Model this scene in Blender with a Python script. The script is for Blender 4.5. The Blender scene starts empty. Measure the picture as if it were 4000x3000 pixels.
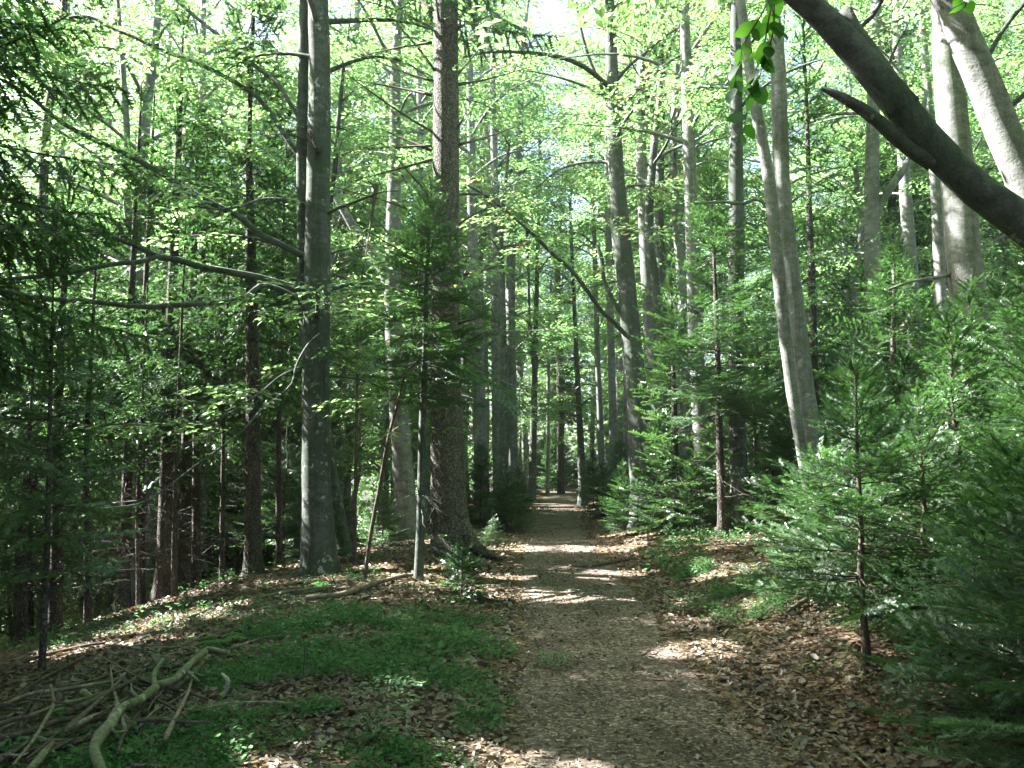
import bpy, math, random
import numpy as np
from mathutils import Vector, Matrix

R_ = math.radians
scene = bpy.context.scene
# ------------------------------------------------------------------ camera
F_PX = 1736.0                      # focal length for a 2212 px wide frame
CAM_Z = 1.6
PITCH = R_(5.6)
cam_d = bpy.data.cameras.new("camera"); cam = bpy.data.objects.new("camera", cam_d)
scene.collection.objects.link(cam)
cam_d.sensor_width = 36.0; cam_d.lens = 36.0 * F_PX / 2212.0
cam_d.clip_start = 0.05; cam_d.clip_end = 1500
cam.location = (0, 0, CAM_Z); cam.rotation_euler = (math.pi / 2 + PITCH, 0, 0)
scene.camera = cam
# ------------------------------------------------------------------ sky, sun, exposure
SUN_AZ = (-0.955, 0.297)           # horizontal direction towards the sun
SUN_EL = R_(43)
SUN_DIR = np.array([SUN_AZ[0] * math.cos(SUN_EL), SUN_AZ[1] * math.cos(SUN_EL), math.sin(SUN_EL)])
w = bpy.data.worlds.new("World"); scene.world = w; w.use_nodes = True
wn = w.node_tree.nodes; wl = w.node_tree.links
bg = wn["Background"]; sky = wn.new("ShaderNodeTexSky"); sky.sky_type = 'NISHITA'; sky.sun_disc = False
sky.sun_elevation = SUN_EL; sky.sun_rotation = math.atan2(SUN_AZ[0], SUN_AZ[1])
sky.air_density = 1.0; sky.dust_density = 3.5; sky.ozone_density = 1.0
wl.new(sky.outputs[0], bg.inputs[0]); bg.inputs[1].default_value = 0.06
sd = bpy.data.lights.new("sun", 'SUN'); sd.energy = 5.0; sd.angle = R_(0.5); sd.color = (1.0, 0.98, 0.94)
so = bpy.data.objects.new("sun", sd); scene.collection.objects.link(so)
so.rotation_euler = Vector(SUN_DIR.tolist()).to_track_quat('Z', 'Y').to_euler(); so.location = (-20, 6, 25)
scene.view_settings.view_transform = 'Standard'; scene.view_settings.look = 'None'
scene.view_settings.exposure = 3.4; scene.view_settings.gamma = 1.0
scene.render.engine = 'CYCLES'
cy = scene.cycles
cy.max_bounces = 8; cy.diffuse_bounces = 4; cy.glossy_bounces = 2; cy.transmission_bounces = 6; cy.transparent_max_bounces = 4
cy.caustics_reflective = False; cy.caustics_refractive = False
cy.sample_clamp_indirect = 6.0
cy.use_denoising = True; cy.denoiser = 'OPENIMAGEDENOISE'
try: cy.denoising_prefilter = 'ACCURATE'
except Exception: pass
cy.use_adaptive_sampling = False

# ------------------------------------------------------------------ helpers
rng = np.random.default_rng(7)
COL = scene.collection

def ray(X, Y):
    u = (X - 1106.0) / F_PX; v = (829.5 - Y) / F_PX
    return np.array([u, math.cos(PITCH) - v * math.sin(PITCH), math.sin(PITCH) + v * math.cos(PITCH)])
def P(X, Y, D):
    d = ray(X, Y); return np.array([0, 0, CAM_Z]) + d * (D / d[1])

_perm = np.random.default_rng(3).random((256, 256))
def vnoise(x, y, s=1.0):
    x = np.asarray(x, float) * s; y = np.asarray(y, float) * s
    xi = np.floor(x).astype(int); yi = np.floor(y).astype(int); fx = x - xi; fy = y - yi
    fx = fx * fx * (3 - 2 * fx); fy = fy * fy * (3 - 2 * fy)
    g = lambda a, b: _perm[a & 255, b & 255]
    return (g(xi, yi) * (1 - fx) + g(xi + 1, yi) * fx) * (1 - fy) + (g(xi, yi + 1) * (1 - fx) + g(xi + 1, yi + 1) * fx) * fy
def fbm(x, y, s=1.0):
    return vnoise(x, y, s) * .5 + vnoise(x, y, s * 2.1) * .3 + vnoise(x, y, s * 4.3) * .2

def pathx(y):
    return np.interp(y, [-50, 0, 4, 9, 15, 22, 30, 43, 60, 100], [.2, .6, .72, .82, .86, 1.15, 1.7, 2.5, 3.6, 6])
def ground(x, y):
    x = np.asarray(x, float); y = np.asarray(y, float)
    d = x - pathx(y)
    z = 0.10 * np.clip((np.abs(d) - 0.8) / 1.0, 0, 1) ** 2
    # left bank then falling slope
    k = 0.026 * (1 + np.clip(y - 9, 0, 25) * 0.07)
    e = np.clip(-d - 1.8, 0, 40)
    ecap = 9.0 / (1 + np.clip(y - 9, 0, 25) * 0.07)
    fall = np.where(e < ecap, k * e * e, k * ecap * ecap + 2 * k * ecap * (e - ecap))
    z = z - fall
    # right bank
    r = np.clip(d - 1.2, 0, 30)
    z = z + 0.22 * (1 - np.exp(-r / 1.2)) + 0.018 * r
    # gentle undulation along the track, then it drops beyond the crest
    z = z + 0.06 * np.sin(y * 0.55 + 0.6) * np.clip(y / 10, 0, 1) - 0.0007 * np.clip(y - 42, 0, 200) ** 1.6
    z = z + 0.10 * (fbm(x + 40, y + 40, .45) - .5) * np.clip(np.abs(d) - .6, 0.15, 1) + 0.03 * (fbm(x + 9, y, 1.9) - .5)
    return z
def gz(x, y): return float(ground(x, y))
def ground_hit(X, Y, up=0.0):
    d = ray(X, Y); t = 1.0
    for _ in range(4000):
        p = np.array([0, 0, CAM_Z]) + d * t
        if p[2] <= gz(p[0], p[1]) + up: return p - np.array([0, 0, up])
        t += 0.02
    return p

def mesh_from(name, verts, faces, mat, smooth=False):
    """verts (N,3); faces = list of int arrays (M,3) or (M,4)"""
    me = bpy.data.meshes.new(name)
    verts = np.ascontiguousarray(verts, dtype=np.float32)
    me.vertices.add(len(verts)); me.vertices.foreach_set("co", verts.ravel())
    faces = [np.asarray(f) for f in faces if len(f)]
    loops = np.concatenate([f.ravel() for f in faces]).astype(np.int32)
    sizes = np.concatenate([np.full(len(f), f.shape[1]) for f in faces]).astype(np.int32)
    starts = np.concatenate([[0], np.cumsum(sizes)[:-1]]).astype(np.int32)
    me.loops.add(len(loops)); me.loops.foreach_set("vertex_index", loops)
    me.polygons.add(len(sizes)); me.polygons.foreach_set("loop_start", starts)
    try: me.polygons.foreach_set("loop_total", sizes)
    except Exception: pass
    me.polygons.foreach_set("use_smooth", np.full(len(sizes), smooth))
    me.update(calc_edges=True)
    me.materials.append(mat)
    return me

TW = {}       # root name -> (Wood of the trunk, object)
def to_trunk(root, wd):
    """limbs above the view become one mesh with their trunk"""
    w0, tk, mat = TW[root.name]
    for v, q, t, n in [(wd.v, wd.q, wd.t, wd.n)]:
        w0.pr += [(a + w0.n, m) for a, m in wd.pr]; w0.v += v; w0.q += [a + w0.n for a in q]; w0.t += [a + w0.n for a in t]; w0.n += n
    tk.data = w0.mesh(tk.data.name, mat)
TWIGS = {}    # wood mesh name -> (verts, faces, first vertex of every six-vertex twig)
CARDS = {}     # foliage mesh name -> (array (n,k,3), faces pattern)
def card_mesh(name, A, mat):
    """A (n,k,3): n separate little faces, k = 3 or 4"""
    n, k, _ = A.shape
    me = mesh_from(name, A.reshape(-1, 3), [np.arange(n * k).reshape(n, k)], mat)
    CARDS[me.name] = A
    return me

def catmull(pts, n):
    pts = np.asarray(pts, float)
    if len(pts) == 2:
        t = np.linspace(0, 1, n)[:, None]; return pts[0] * (1 - t) + pts[1] * t
    seg = np.linalg.norm(np.diff(pts[:, :3], axis=0), axis=1); cum = np.concatenate([[0], np.cumsum(seg)])
    q = np.vstack([2 * pts[0] - pts[1], pts, 2 * pts[-1] - pts[-2]])
    out = []
    for s in np.linspace(0, cum[-1], n):
        i = min(np.searchsorted(cum, s, side='right') - 1, len(seg) - 1)
        t = (s - cum[i]) / max(seg[i], 1e-9)
        a, b, c, d = q[i], q[i + 1], q[i + 2], q[i + 3]
        out.append(0.5 * ((2 * b) + (-a + c) * t + (2 * a - 5 * b + 4 * c - d) * t * t + (-a + 3 * b - 3 * c + d) * t ** 3))
    return np.array(out)

class Wood:
    def __init__(s): s.v = []; s.q = []; s.t = []; s.n = 0; s.pr = []
    def tube(s, pts, rad, seg=8, n=None, bump=0.0, flare=0.0, cap=True):
        """pts (m,3), rad (m,) -> smooth tube"""
        pts = np.asarray(pts, float); rad = np.asarray(rad, float)
        L = np.linalg.norm(np.diff(pts, axis=0), axis=1).sum()
        if n is None: n = max(3, int(L / 0.3) + 1)
        c = catmull(np.hstack([pts, rad[:, None]]), n); p = c[:, :3]; r = np.maximum(c[:, 3], .0012)
        t = np.gradient(p, axis=0); t /= np.linalg.norm(t, axis=1)[:, None] + 1e-9
        ref = np.array([0, 1., 0]) if abs(t[0, 1]) < .9 else np.array([1., 0, 0])
        a = np.cross(t, ref); a /= np.linalg.norm(a, axis=1)[:, None] + 1e-9
        b = np.cross(t, a)
        th = np.arange(seg) / seg * 2 * np.pi
        rr = np.repeat(r[:, None], seg, 1)
        if bump:
            ss = np.linspace(0, L, n)[:, None]; o = rng.random() * 50
            rr = rr * (1 + bump * (vnoise(ss * 1.7 + o, np.cos(th)[None] * 1.5 + 5 + 0 * ss) + vnoise(ss * 4 + o, np.sin(th)[None] * 2.5 + 9 + 0 * ss) - 1))
        if flare:
            ss = np.linspace(0, L, n)[:, None]; o = rng.random() * 6
            lob = 0.55 + 0.45 * np.sin(th * 5 + o)[None] + 0.35 * np.sin(th * 2 + 1.3 * o)[None]
            rr = rr * (1 + flare * np.exp(-np.clip(ss - .22, 0, 99) / 0.2) * np.clip(lob, 0.1, 2))
        V = p[:, None] + rr[..., None] * (np.cos(th)[None, :, None] * a[:, None] + np.sin(th)[None, :, None] * b[:, None])
        idx = s.n + np.arange(n * seg).reshape(n, seg)
        nx = np.roll(idx, -1, 1)
        s.v.append(V.reshape(-1, 3)); s.q.append(np.stack([idx[:-1], nx[:-1], nx[1:], idx[1:]], -1).reshape(-1, 4))
        s.n += n * seg
        if cap:
            s.v.append(np.array([p[-1] + t[-1] * r[-1] * .5, p[0] - t[0] * r[0] * .5]))
            s.t.append(np.stack([idx[-1], nx[-1], np.full(seg, s.n)], -1))
            s.t.append(np.stack([nx[0], idx[0], np.full(seg, s.n + 1)], -1)); s.n += 2
        return p, r
    def prisms(s, p0, p1, r0, r1):
        p0 = np.asarray(p0, float).reshape(-1, 3); p1 = np.asarray(p1, float).reshape(-1, 3); m = len(p0)
        if not m: return
        r0 = np.broadcast_to(np.asarray(r0, float), (m,)); r1 = np.broadcast_to(np.asarray(r1, float), (m,))
        t = p1 - p0; t /= np.linalg.norm(t, axis=1)[:, None] + 1e-9
        ref = np.where(np.abs(t[:, 2:3]) < .9, np.array([[0, 0, 1.]]), np.array([[1., 0, 0]]))
        a = np.cross(t, ref); a /= np.linalg.norm(a, axis=1)[:, None] + 1e-9; b = np.cross(t, a)
        V = []
        for p, r in ((p0, r0), (p1, r1)):
            for k in range(3):
                th = k * 2 * np.pi / 3; V.append(p + r[:, None] * (math.cos(th) * a + math.sin(th) * b))
        V = np.stack(V, 1)
        base = s.n + np.arange(m)[:, None] * 6
        q = np.concatenate([base + np.array([[0, 1, 4, 3]]), base + np.array([[1, 2, 5, 4]]), base + np.array([[2, 0, 3, 5]])])
        s.v.append(V.reshape(-1, 3)); s.q.append(q); s.pr.append((s.n, m)); s.n += m * 6
    def mesh(s, name, mat):
        f = [np.concatenate(s.q)]
        if s.t: f.append(np.concatenate(s.t))
        V = np.concatenate(s.v); me = mesh_from(name, V, f, mat, smooth=True)
        if s.pr:
            ids = np.concatenate([a + 6 * np.arange(m) for a, m in s.pr]); TWIGS[me.name] = (V, f, ids)
        return me

def link(name, data, parent=None, loc=None):
    o = bpy.data.objects.new(name, data); COL.objects.link(o)
    if parent is not None: o.parent = parent
    if loc is not None: o.location = loc
    return o
def tag(o, label=None, cat=None, group=None, kind=None):
    if label: o["label"] = label
    if cat: o["category"] = cat
    if group: o["group"] = group
    if kind: o["kind"] = kind
    return o
def empty(name, loc, label, cat, group=None):
    o = bpy.data.objects.new(name, None); COL.objects.link(o); o.location = loc; o.empty_display_size = .2
    return tag(o, label, cat, group)

# ------------------------------------------------------------------ materials
def newmat(name):
    m = bpy.data.materials.new(name); m.use_nodes = True; nt = m.node_tree; nt.nodes.clear()
    out = nt.nodes.new("ShaderNodeOutputMaterial"); return m, nt, out
def N(nt, t, **kw):
    n = nt.nodes.new(t)
    for k, v in kw.items(): setattr(n, k, v)
    return n
def ramp(nt, stops, interp='LINEAR'):
    r = nt.nodes.new("ShaderNodeValToRGB"); cr = r.color_ramp; cr.interpolation = interp
    while len(cr.elements) > 1: cr.elements.remove(cr.elements[-1])
    cr.elements[0].position = stops[0][0]; cr.elements[0].color = (*stops[0][1], 1)
    for p, c in stops[1:]:
        e = cr.elements.new(p); e.color = (*c, 1)
    return r
def noise_(nt, vec, scale, detail=4, rough=.6):
    n = N(nt, "ShaderNodeTexNoise"); n.inputs["Scale"].default_value = scale
    n.inputs["Detail"].default_value = detail; n.inputs["Roughness"].default_value = rough
    if vec is not None: nt.links.new(vec, n.inputs["Vector"])
    return n
def mapping(nt, scale, space="Object"):
    tc = N(nt, "ShaderNodeTexCoord"); mp = N(nt, "ShaderNodeMapping"); mp.inputs["Scale"].default_value = scale
    if space == "World":
        g = N(nt, "ShaderNodeNewGeometry"); nt.links.new(g.outputs["Position"], mp.inputs[0])
    else: nt.links.new(tc.outputs[space], mp.inputs[0])
    return mp.outputs[0]
def mix_(nt, fac, a, b, mode='MIX'):
    m = N(nt, "ShaderNodeMix", data_type='RGBA', blend_type=mode)
    if isinstance(fac, (int, float)): m.inputs[0].default_value = fac
    else: nt.links.new(fac, m.inputs[0])
    for i, v in ((6, a), (7, b)):
        if isinstance(v, tuple): m.inputs[i].default_value = (*v, 1)
        else: nt.links.new(v, m.inputs[i])
    return m.outputs[2]

def leaf_mat(name, stops, trans_stops, tfac=.5, gloss=.10, rough=.45):
    m, nt, out = newmat(name)
    g = N(nt, "ShaderNodeNewGeometry"); oi = N(nt, "ShaderNodeObjectInfo")
    add = N(nt, "ShaderNodeMath", operation='MULTIPLY_ADD'); add.inputs[1].default_value = .3
    nt.links.new(oi.outputs["Random"], add.inputs[0])
    mul = N(nt, "ShaderNodeMath", operation='MULTIPLY'); mul.inputs[1].default_value = .7
    nt.links.new(g.outputs["Random Per Island"], mul.inputs[0]); nt.links.new(mul.outputs[0], add.inputs[2])
    r1 = ramp(nt, stops); r2 = ramp(nt, trans_stops)
    nt.links.new(add.outputs[0], r1.inputs[0]); nt.links.new(add.outputs[0], r2.inputs[0])
    d = N(nt, "ShaderNodeBsdfDiffuse"); t = N(nt, "ShaderNodeBsdfTranslucent"); gl = N(nt, "ShaderNodeBsdfGlossy")
    gl.inputs["Roughness"].default_value = rough
    gl.inputs["Color"].default_value = (.8, .85, .85, 1)
    nt.links.new(r1.outputs[0], d.inputs[0]); nt.links.new(r2.outputs[0], t.inputs[0])
    a = N(nt, "ShaderNodeMixShader"); a.inputs[0].default_value = tfac
    nt.links.new(d.outputs[0], a.inputs[1]); nt.links.new(t.outputs[0], a.inputs[2])
    b = N(nt, "ShaderNodeMixShader"); b.inputs[0].default_value = gloss
    nt.links.new(a.outputs[0], b.inputs[1]); nt.links.new(gl.outputs[0], b.inputs[2])
    nt.links.new(b.outputs[0], out.inputs[0]); return m

M = {}
M['beech_leaf'] = leaf_mat("beech_leaf",
    [(0, (.040, .098, .034)), (.5, (.068, .140, .048)), (.9, (.11, .19, .066)), (.962, (.18, .19, .05)), (.982, (.30, .15, .05)), (1, (.25, .10, .04))],
    [(0, (.14, .33, .10)), (.5, (.26, .47, .155)), (.9, (.42, .60, .23)), (.962, (.5, .5, .15)), (.982, (.6, .32, .10)), (1, (.5, .25, .08))], tfac=.55, gloss=.06)
M['near_leaf'] = leaf_mat("near_leaf", [(0, (.02, .075, .015)), (1, (.04, .11, .02))], [(0, (.10, .36, .03)), (1, (.22, .5, .05))], tfac=.5, gloss=.06)
M['fir'] = leaf_mat("fir_needles", [(0, (.017, .054, .015)), (.6, (.033, .088, .022)), (.88, (.085, .160, .040)), (1, (.13, .12, .05))],
    [(0, (.06, .19, .04)), (1, (.18, .38, .08))], tfac=.33, gloss=.09, rough=.45)
M['spruce'] = leaf_mat("spruce_needles", [(0, (.026, .060, .020)), (.6, (.045, .090, .028)), (.88, (.075, .12, .04)), (1, (.17, .13, .09))],
    [(0, (.06, .17, .04)), (1, (.14, .30, .07))], tfac=.33, gloss=.05, rough=.45)
M['cover'] = leaf_mat("cover_leaf", [(0, (.040, .100, .040)), (.55, (.070, .155, .055)), (.85, (.12, .22, .075)), (.95, (.14, .17, .07)), (1, (.15, .10, .06))],
    [(0, (.09, .26, .09)), (1, (.20, .42, .12))], tfac=.35, gloss=.015)
M['fern'] = leaf_mat("fern_leaf", [(0, (.06, .17, .04)), (1, (.10, .24, .06))], [(0, (.14, .4, .08)), (1, (.2, .5, .1))], tfac=.4, gloss=.05)
M['litter'] = leaf_mat("dead_leaf", [(0, (.042, .033, .024)), (.3, (.10, .078, .056)), (.6, (.17, .138, .104)), (.82, (.255, .215, .17)), (.95, (.40, .36, .30)), (1, (.17, .17, .08))],
    [(0, (.12, .06, .02)), (1, (.4, .25, .1))], tfac=.10, gloss=.05, rough=.5)

def bark(name, base, dark, lichen, moss, vscale, lich_amt, moss_amt, bump=.5, plates=False):
    m, nt, out = newmat(name)
    v = mapping(nt, vscale); v1 = mapping(nt, (1, 1, 1))
    n1 = noise_(nt, v, 3.0, 6, .65); n2 = noise_(nt, v1, 1.3, 3); n3 = noise_(nt, v1, 9.0, 4, .7); n4 = noise_(nt, v1, 2.2, 4)
    r1 = ramp(nt, [(.32, dark), (.62, base)]); nt.links.new(n1.outputs[0], r1.inputs[0])
    rm = ramp(nt, [(moss_amt, (0, 0, 0)), (moss_amt + .15, (1, 1, 1))]); nt.links.new(n2.outputs[0], rm.inputs[0])
    mm = N(nt, "ShaderNodeMath", operation='MULTIPLY'); mm.inputs[1].default_value = .75
    nt.links.new(rm.outputs[0], mm.inputs[0])
    c = mix_(nt, mm.outputs[0], r1.outputs[0], moss)
    # pale lichen blotches
    a = ramp(nt, [(lich_amt, (0, 0, 0)), (lich_amt + .03, (1, 1, 1))]); nt.links.new(n3.outputs[0], a.inputs[0])
    b = ramp(nt, [(.5, (0, 0, 0)), (.62, (1, 1, 1))]); nt.links.new(n4.outputs[0], b.inputs[0])
    ml = N(nt, "ShaderNodeMath", operation='MULTIPLY'); nt.links.new(a.outputs[0], ml.inputs[0]); nt.links.new(b.outputs[0], ml.inputs[1])
    c = mix_(nt, ml.outputs[0], c, lichen)
    n5 = noise_(nt, v1, 55, 3, .7); r5 = ramp(nt, [(.34, (.62, .60, .58)), (.52, (1, 1, 1)), (.70, (1.28, 1.28, 1.26))]); nt.links.new(n5.outputs[0], r5.inputs[0])
    c = mix_(nt, .8, c, r5.outputs[0], 'MULTIPLY')
    n6 = noise_(nt, mapping(nt, (9, 9, .9)), 1.0, 4, .6); r6 = ramp(nt, [(.36, (.55, .56, .52)), (.50, (1, 1, 1))]); nt.links.new(n6.outputs[0], r6.inputs[0])
    c = mix_(nt, .7, c, r6.outputs[0], 'MULTIPLY')
    hh = N(nt, "ShaderNodeMath", operation='MULTIPLY_ADD'); hh.inputs[1].default_value = .45; nt.links.new(n5.outputs[0], hh.inputs[0]); nt.links.new(n1.outputs[0], hh.inputs[2])
    hgt = hh.outputs[0]
    if plates:
        vo = N(nt, "ShaderNodeTexVoronoi", feature='DISTANCE_TO_EDGE'); vo.inputs["Scale"].default_value = 1.0
        wv = mapping(nt, (26, 26, 17)); nz = noise_(nt, wv, .5, 3)
        ad = N(nt, "ShaderNodeVectorMath", operation='MULTIPLY_ADD'); ad.inputs[1].default_value = (1.6, 1.6, 1.6)
        nt.links.new(nz.outputs["Color"], ad.inputs[0]); nt.links.new(wv, ad.inputs[2]); nt.links.new(ad.outputs[0], vo.inputs["Vector"])
        rv = ramp(nt, [(0, (.35, .35, .35)), (.22, (1, 1, 1))]); nt.links.new(vo.outputs["Distance"], rv.inputs[0])
        c = mix_(nt, 1.0, c, rv.outputs[0], 'MULTIPLY')
        am = N(nt, "ShaderNodeMath", operation='ADD'); nt.links.new(rv.outputs[0], am.inputs[0]); nt.links.new(hh.outputs[0], am.inputs[1]); hgt = am.outputs[0]
    p = N(nt, "ShaderNodeBsdfPrincipled"); p.inputs["Roughness"].default_value = .85
    p.inputs["Specular IOR Level"].default_value = .25
    bp = N(nt, "ShaderNodeBump"); bp.inputs["Strength"].default_value = bump; bp.inputs["Distance"].default_value = .02
    nt.links.new(hgt, bp.inputs["Height"]); nt.links.new(bp.outputs[0], p.inputs["Normal"])
    nt.links.new(c, p.inputs["Base Color"]); nt.links.new(p.outputs[0], out.inputs[0]); return m

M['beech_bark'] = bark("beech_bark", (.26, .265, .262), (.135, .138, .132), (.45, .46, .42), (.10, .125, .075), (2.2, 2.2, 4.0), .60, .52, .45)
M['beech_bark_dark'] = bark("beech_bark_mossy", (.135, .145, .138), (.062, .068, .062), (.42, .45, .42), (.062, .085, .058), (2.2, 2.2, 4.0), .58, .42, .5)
M['spruce_bark'] = bark("spruce_bark", (.25, .23, .205), (.115, .10, .088), (.33, .34, .30), (.12, .12, .08), (5, 5, 3), .66, .55, .9, plates=True)
M['brown_bark'] = bark("brown_bark", (.155, .138, .12), (.07, .06, .052), (.28, .28, .24), (.09, .09, .05), (4, 4, 2), .68, .60, .8, plates=True)
M['twig'] = bark("twig_bark", (.15, .125, .10), (.07, .055, .045), (.3, .32, .28), (.09, .11, .06), (6, 6, 6), .62, .55, .3)
M['fallen'] = bark("fallen_bark", (.30, .25, .20), (.13, .10, .08), (.42, .42, .36), (.12, .16, .05), (5, 5, 5), .60, .50, .6)
M['mossy'] = bark("mossy_bark", (.26, .25, .18), (.12, .12, .08), (.42, .42, .34), (.09, .125, .045), (5, 5, 5), .56, .44, .6)
M['rotten'] = bark("rotten_bark", (.14, .105, .088), (.055, .042, .038), (.30, .28, .25), (.07, .09, .04), (7, 7, 7), .64, .58, .7)
M['bleached'] = bark("bleached_wood", (.50, .46, .40), (.30, .26, .22), (.6, .58, .5), (.22, .22, .14), (6, 6, 6), .62, .68, .4)

def ground_mat():
    m, nt, out = newmat("forest_floor")
    v = mapping(nt, (1, 1, 1), "World")
    vo = N(nt, "ShaderNodeTexVoronoi"); vo.inputs["Scale"].default_value = 22
    nz = noise_(nt, v, 14, 3)
    ad = N(nt, "ShaderNodeVectorMath", operation='MULTIPLY_ADD'); ad.inputs[1].default_value = (.06, .06, .06)
    nt.links.new(nz.outputs["Color"], ad.inputs[0]); nt.links.new(v, ad.inputs[2]); nt.links.new(ad.outputs[0], vo.inputs["Vector"])
    sep = N(nt, "ShaderNodeSeparateColor"); nt.links.new(vo.outputs["Color"], sep.inputs[0])
    r = ramp(nt, [(0, (.045, .028, .018)), (.35, (.10, .065, .04)), (.7, (.20, .14, .088)), (1, (.34, .26, .18))]); nt.links.new(sep.outputs[0], r.inputs[0])
    n2 = noise_(nt, v, .9, 4); r2 = ramp(nt, [(.35, (.5, .48, .45)), (.65, (1, 1, 1))]); nt.links.new(n2.outputs[0], r2.inputs[0])
    c = mix_(nt, 1.0, r.outputs[0], r2.outputs[0], 'MULTIPLY')
    n3 = noise_(nt, v, 1.7, 5); r3 = ramp(nt, [(.54, (0, 0, 0)), (.62, (.8, .8, .8))]); nt.links.new(n3.outputs[0], r3.inputs[0])
    at = N(nt, "ShaderNodeAttribute", attribute_name="green")
    mu = N(nt, "ShaderNodeMath", operation='MULTIPLY'); nt.links.new(r3.outputs[0], mu.inputs[0]); nt.links.new(at.outputs["Fac"], mu.inputs[1])
    c = mix_(nt, mu.outputs[0], c, (.035, .075, .022))
    p = N(nt, "ShaderNodeBsdfPrincipled"); p.inputs["Roughness"].default_value = .9; p.inputs["Specular IOR Level"].default_value = .2
    nt.links.new(c, p.inputs["Base Color"])
    bp = N(nt, "ShaderNodeBump"); bp.inputs["Strength"].default_value = .8; bp.inputs["Distance"].default_value = .03
    nt.links.new(vo.outputs["Distance"], bp.inputs["Height"]); nt.links.new(bp.outputs[0], p.inputs["Normal"])
    nt.links.new(p.outputs[0], out.inputs[0]); return m
M['ground'] = ground_mat()
def path_mat():
    m, nt, out = newmat("trodden_track")
    v = mapping(nt, (1, 1, 1), "World")
    vo = N(nt, "ShaderNodeTexVoronoi"); vo.inputs["Scale"].default_value = 48; nt.links.new(v, vo.inputs["Vector"])
    sep = N(nt, "ShaderNodeSeparateColor"); nt.links.new(vo.outputs["Color"], sep.inputs[0])
    r = ramp(nt, [(0, (.066, .049, .040)), (.5, (.128, .098, .081)), (.85, (.215, .175, .146)), (1, (.38, .32, .275))]); nt.links.new(sep.outputs[0], r.inputs[0])
    n2 = noise_(nt, v, 1.6, 5); r2 = ramp(nt, [(.32, (.52, .49, .46)), (.5, (.85, .84, .82)), (.66, (1.15, 1.13, 1.1))]); nt.links.new(n2.outputs[0], r2.inputs[0])
    c = mix_(nt, 1.0, r.outputs[0], r2.outputs[0], 'MULTIPLY')
    p = N(nt, "ShaderNodeBsdfPrincipled"); p.inputs["Roughness"].default_value = .9; p.inputs["Specular IOR Level"].default_value = .2
    nt.links.new(c, p.inputs["Base Color"])
    bp = N(nt, "ShaderNodeBump"); bp.inputs["Strength"].default_value = .6; bp.inputs["Distance"].default_value = .012
    n5 = noise_(nt, v, 60, 4); nt.links.new(n5.outputs[0], bp.inputs["Height"]); nt.links.new(bp.outputs[0], p.inputs["Normal"])
    nt.links.new(p.outputs[0], out.inputs[0]); return m
M['path'] = path_mat()

# ------------------------------------------------------------------ ground and path
def cover_mask(x, y):
    """1 where low green plants grow"""
    d = x - pathx(y)
    n = fbm(x + 3.3, y + 7.1, .9)
    left = np.clip((-d - 0.55 - .5 * (vnoise(x, y, 1.3))) / .35, 0, 1) * np.clip((3.7 + d) / .9, 0, 1) * np.clip((9.2 - y) / 1.2, 0, 1)
    left2 = np.clip((-d - 1.0) / .3, 0, 1) * np.clip((d + 9) / 3, 0, 1) * .08
    right = np.clip((d - 1.0 - .4 * vnoise(x, y, 1.1)) / .4, 0, 1) * np.clip((3.6 - d) / .8, 0, 1) * np.clip((y - 6.2) / 1.0, 0, 1) * np.clip((15 - y) / 3, 0, 1)
    return np.maximum(np.maximum(left * np.clip((n - .40 + .10 * np.clip((6.5 - y) / 2, 0, 1)) / .18, 0, 1), left2 * np.clip((n - .56) / .08, 0, 1)), right * np.clip((n - .47) / .16, 0, 1) * .7)

def sheet(xs, ys, off=0.0):
    X, Y = np.meshgrid(xs, ys); Z = ground(X, Y) + off
    n, m = X.shape; idx = np.arange(n * m).reshape(n, m)
    q = np.stack([idx[:-1, :-1], idx[:-1, 1:], idx[1:, 1:], idx[1:, :-1]], -1).reshape(-1, 4)
    return np.stack([X, Y, Z], -1).reshape(-1, 3), q
t = np.linspace(-1, 1, 361); xs = 3.2 * np.sinh(t * 5.2)
xs = xs / xs.max() * 260
ty = np.linspace(0, 1, 420); ys = -30 + 0 * ty
ys = np.concatenate([np.linspace(-60, 2, 60)[:-1], 2 + 248 * (np.sinh(np.linspace(0, 1, 400) * 5.2) / math.sinh(5.2))])
V, Q = sheet(xs, ys)
gm = mesh_from("ground", V, [Q], M['ground'], smooth=True)
at = gm.attributes.new("green", 'FLOAT', 'POINT')
dd = np.abs(V[:, 0] - pathx(V[:, 1])); at.data.foreach_set("value", np.clip((dd - 1.1) / .5, 0, 1).astype(np.float32))
tag(link("ground", gm), "forest floor of brown leaf litter and soil", kind="structure")
# path: a thin sheet following the ground
pys = 1.0 + 60 * np.linspace(0, 1, 420) ** 1.6; us = np.linspace(-1, 1, 23)
PX = pathx(pys)[:, None] + us[None] * (0.76 + .16 * (vnoise(pys, pys * 0 + 2, .8) - .5))[:, None]
PX = PX + .1 * (vnoise(pys[:, None] + 0 * PX, us[None] * 3 + 0 * PX, 2.2) - .5)
PYY = np.repeat(pys[:, None], 23, 1)
PZ = ground(PX, PYY) + .006 - .012 * np.abs(us[None]) ** 6
idx = np.arange(PX.size).reshape(PX.shape)
Q = np.stack([idx[:-1, :-1], idx[:-1, 1:], idx[1:, 1:], idx[1:, :-1]], -1).reshape(-1, 4)
tag(link("path", mesh_from("path", np.stack([PX, PYY, PZ], -1).reshape(-1, 3), [Q], M['path'], smooth=True)), "brown trodden footpath strewn with dead leaves", kind="structure")

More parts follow.
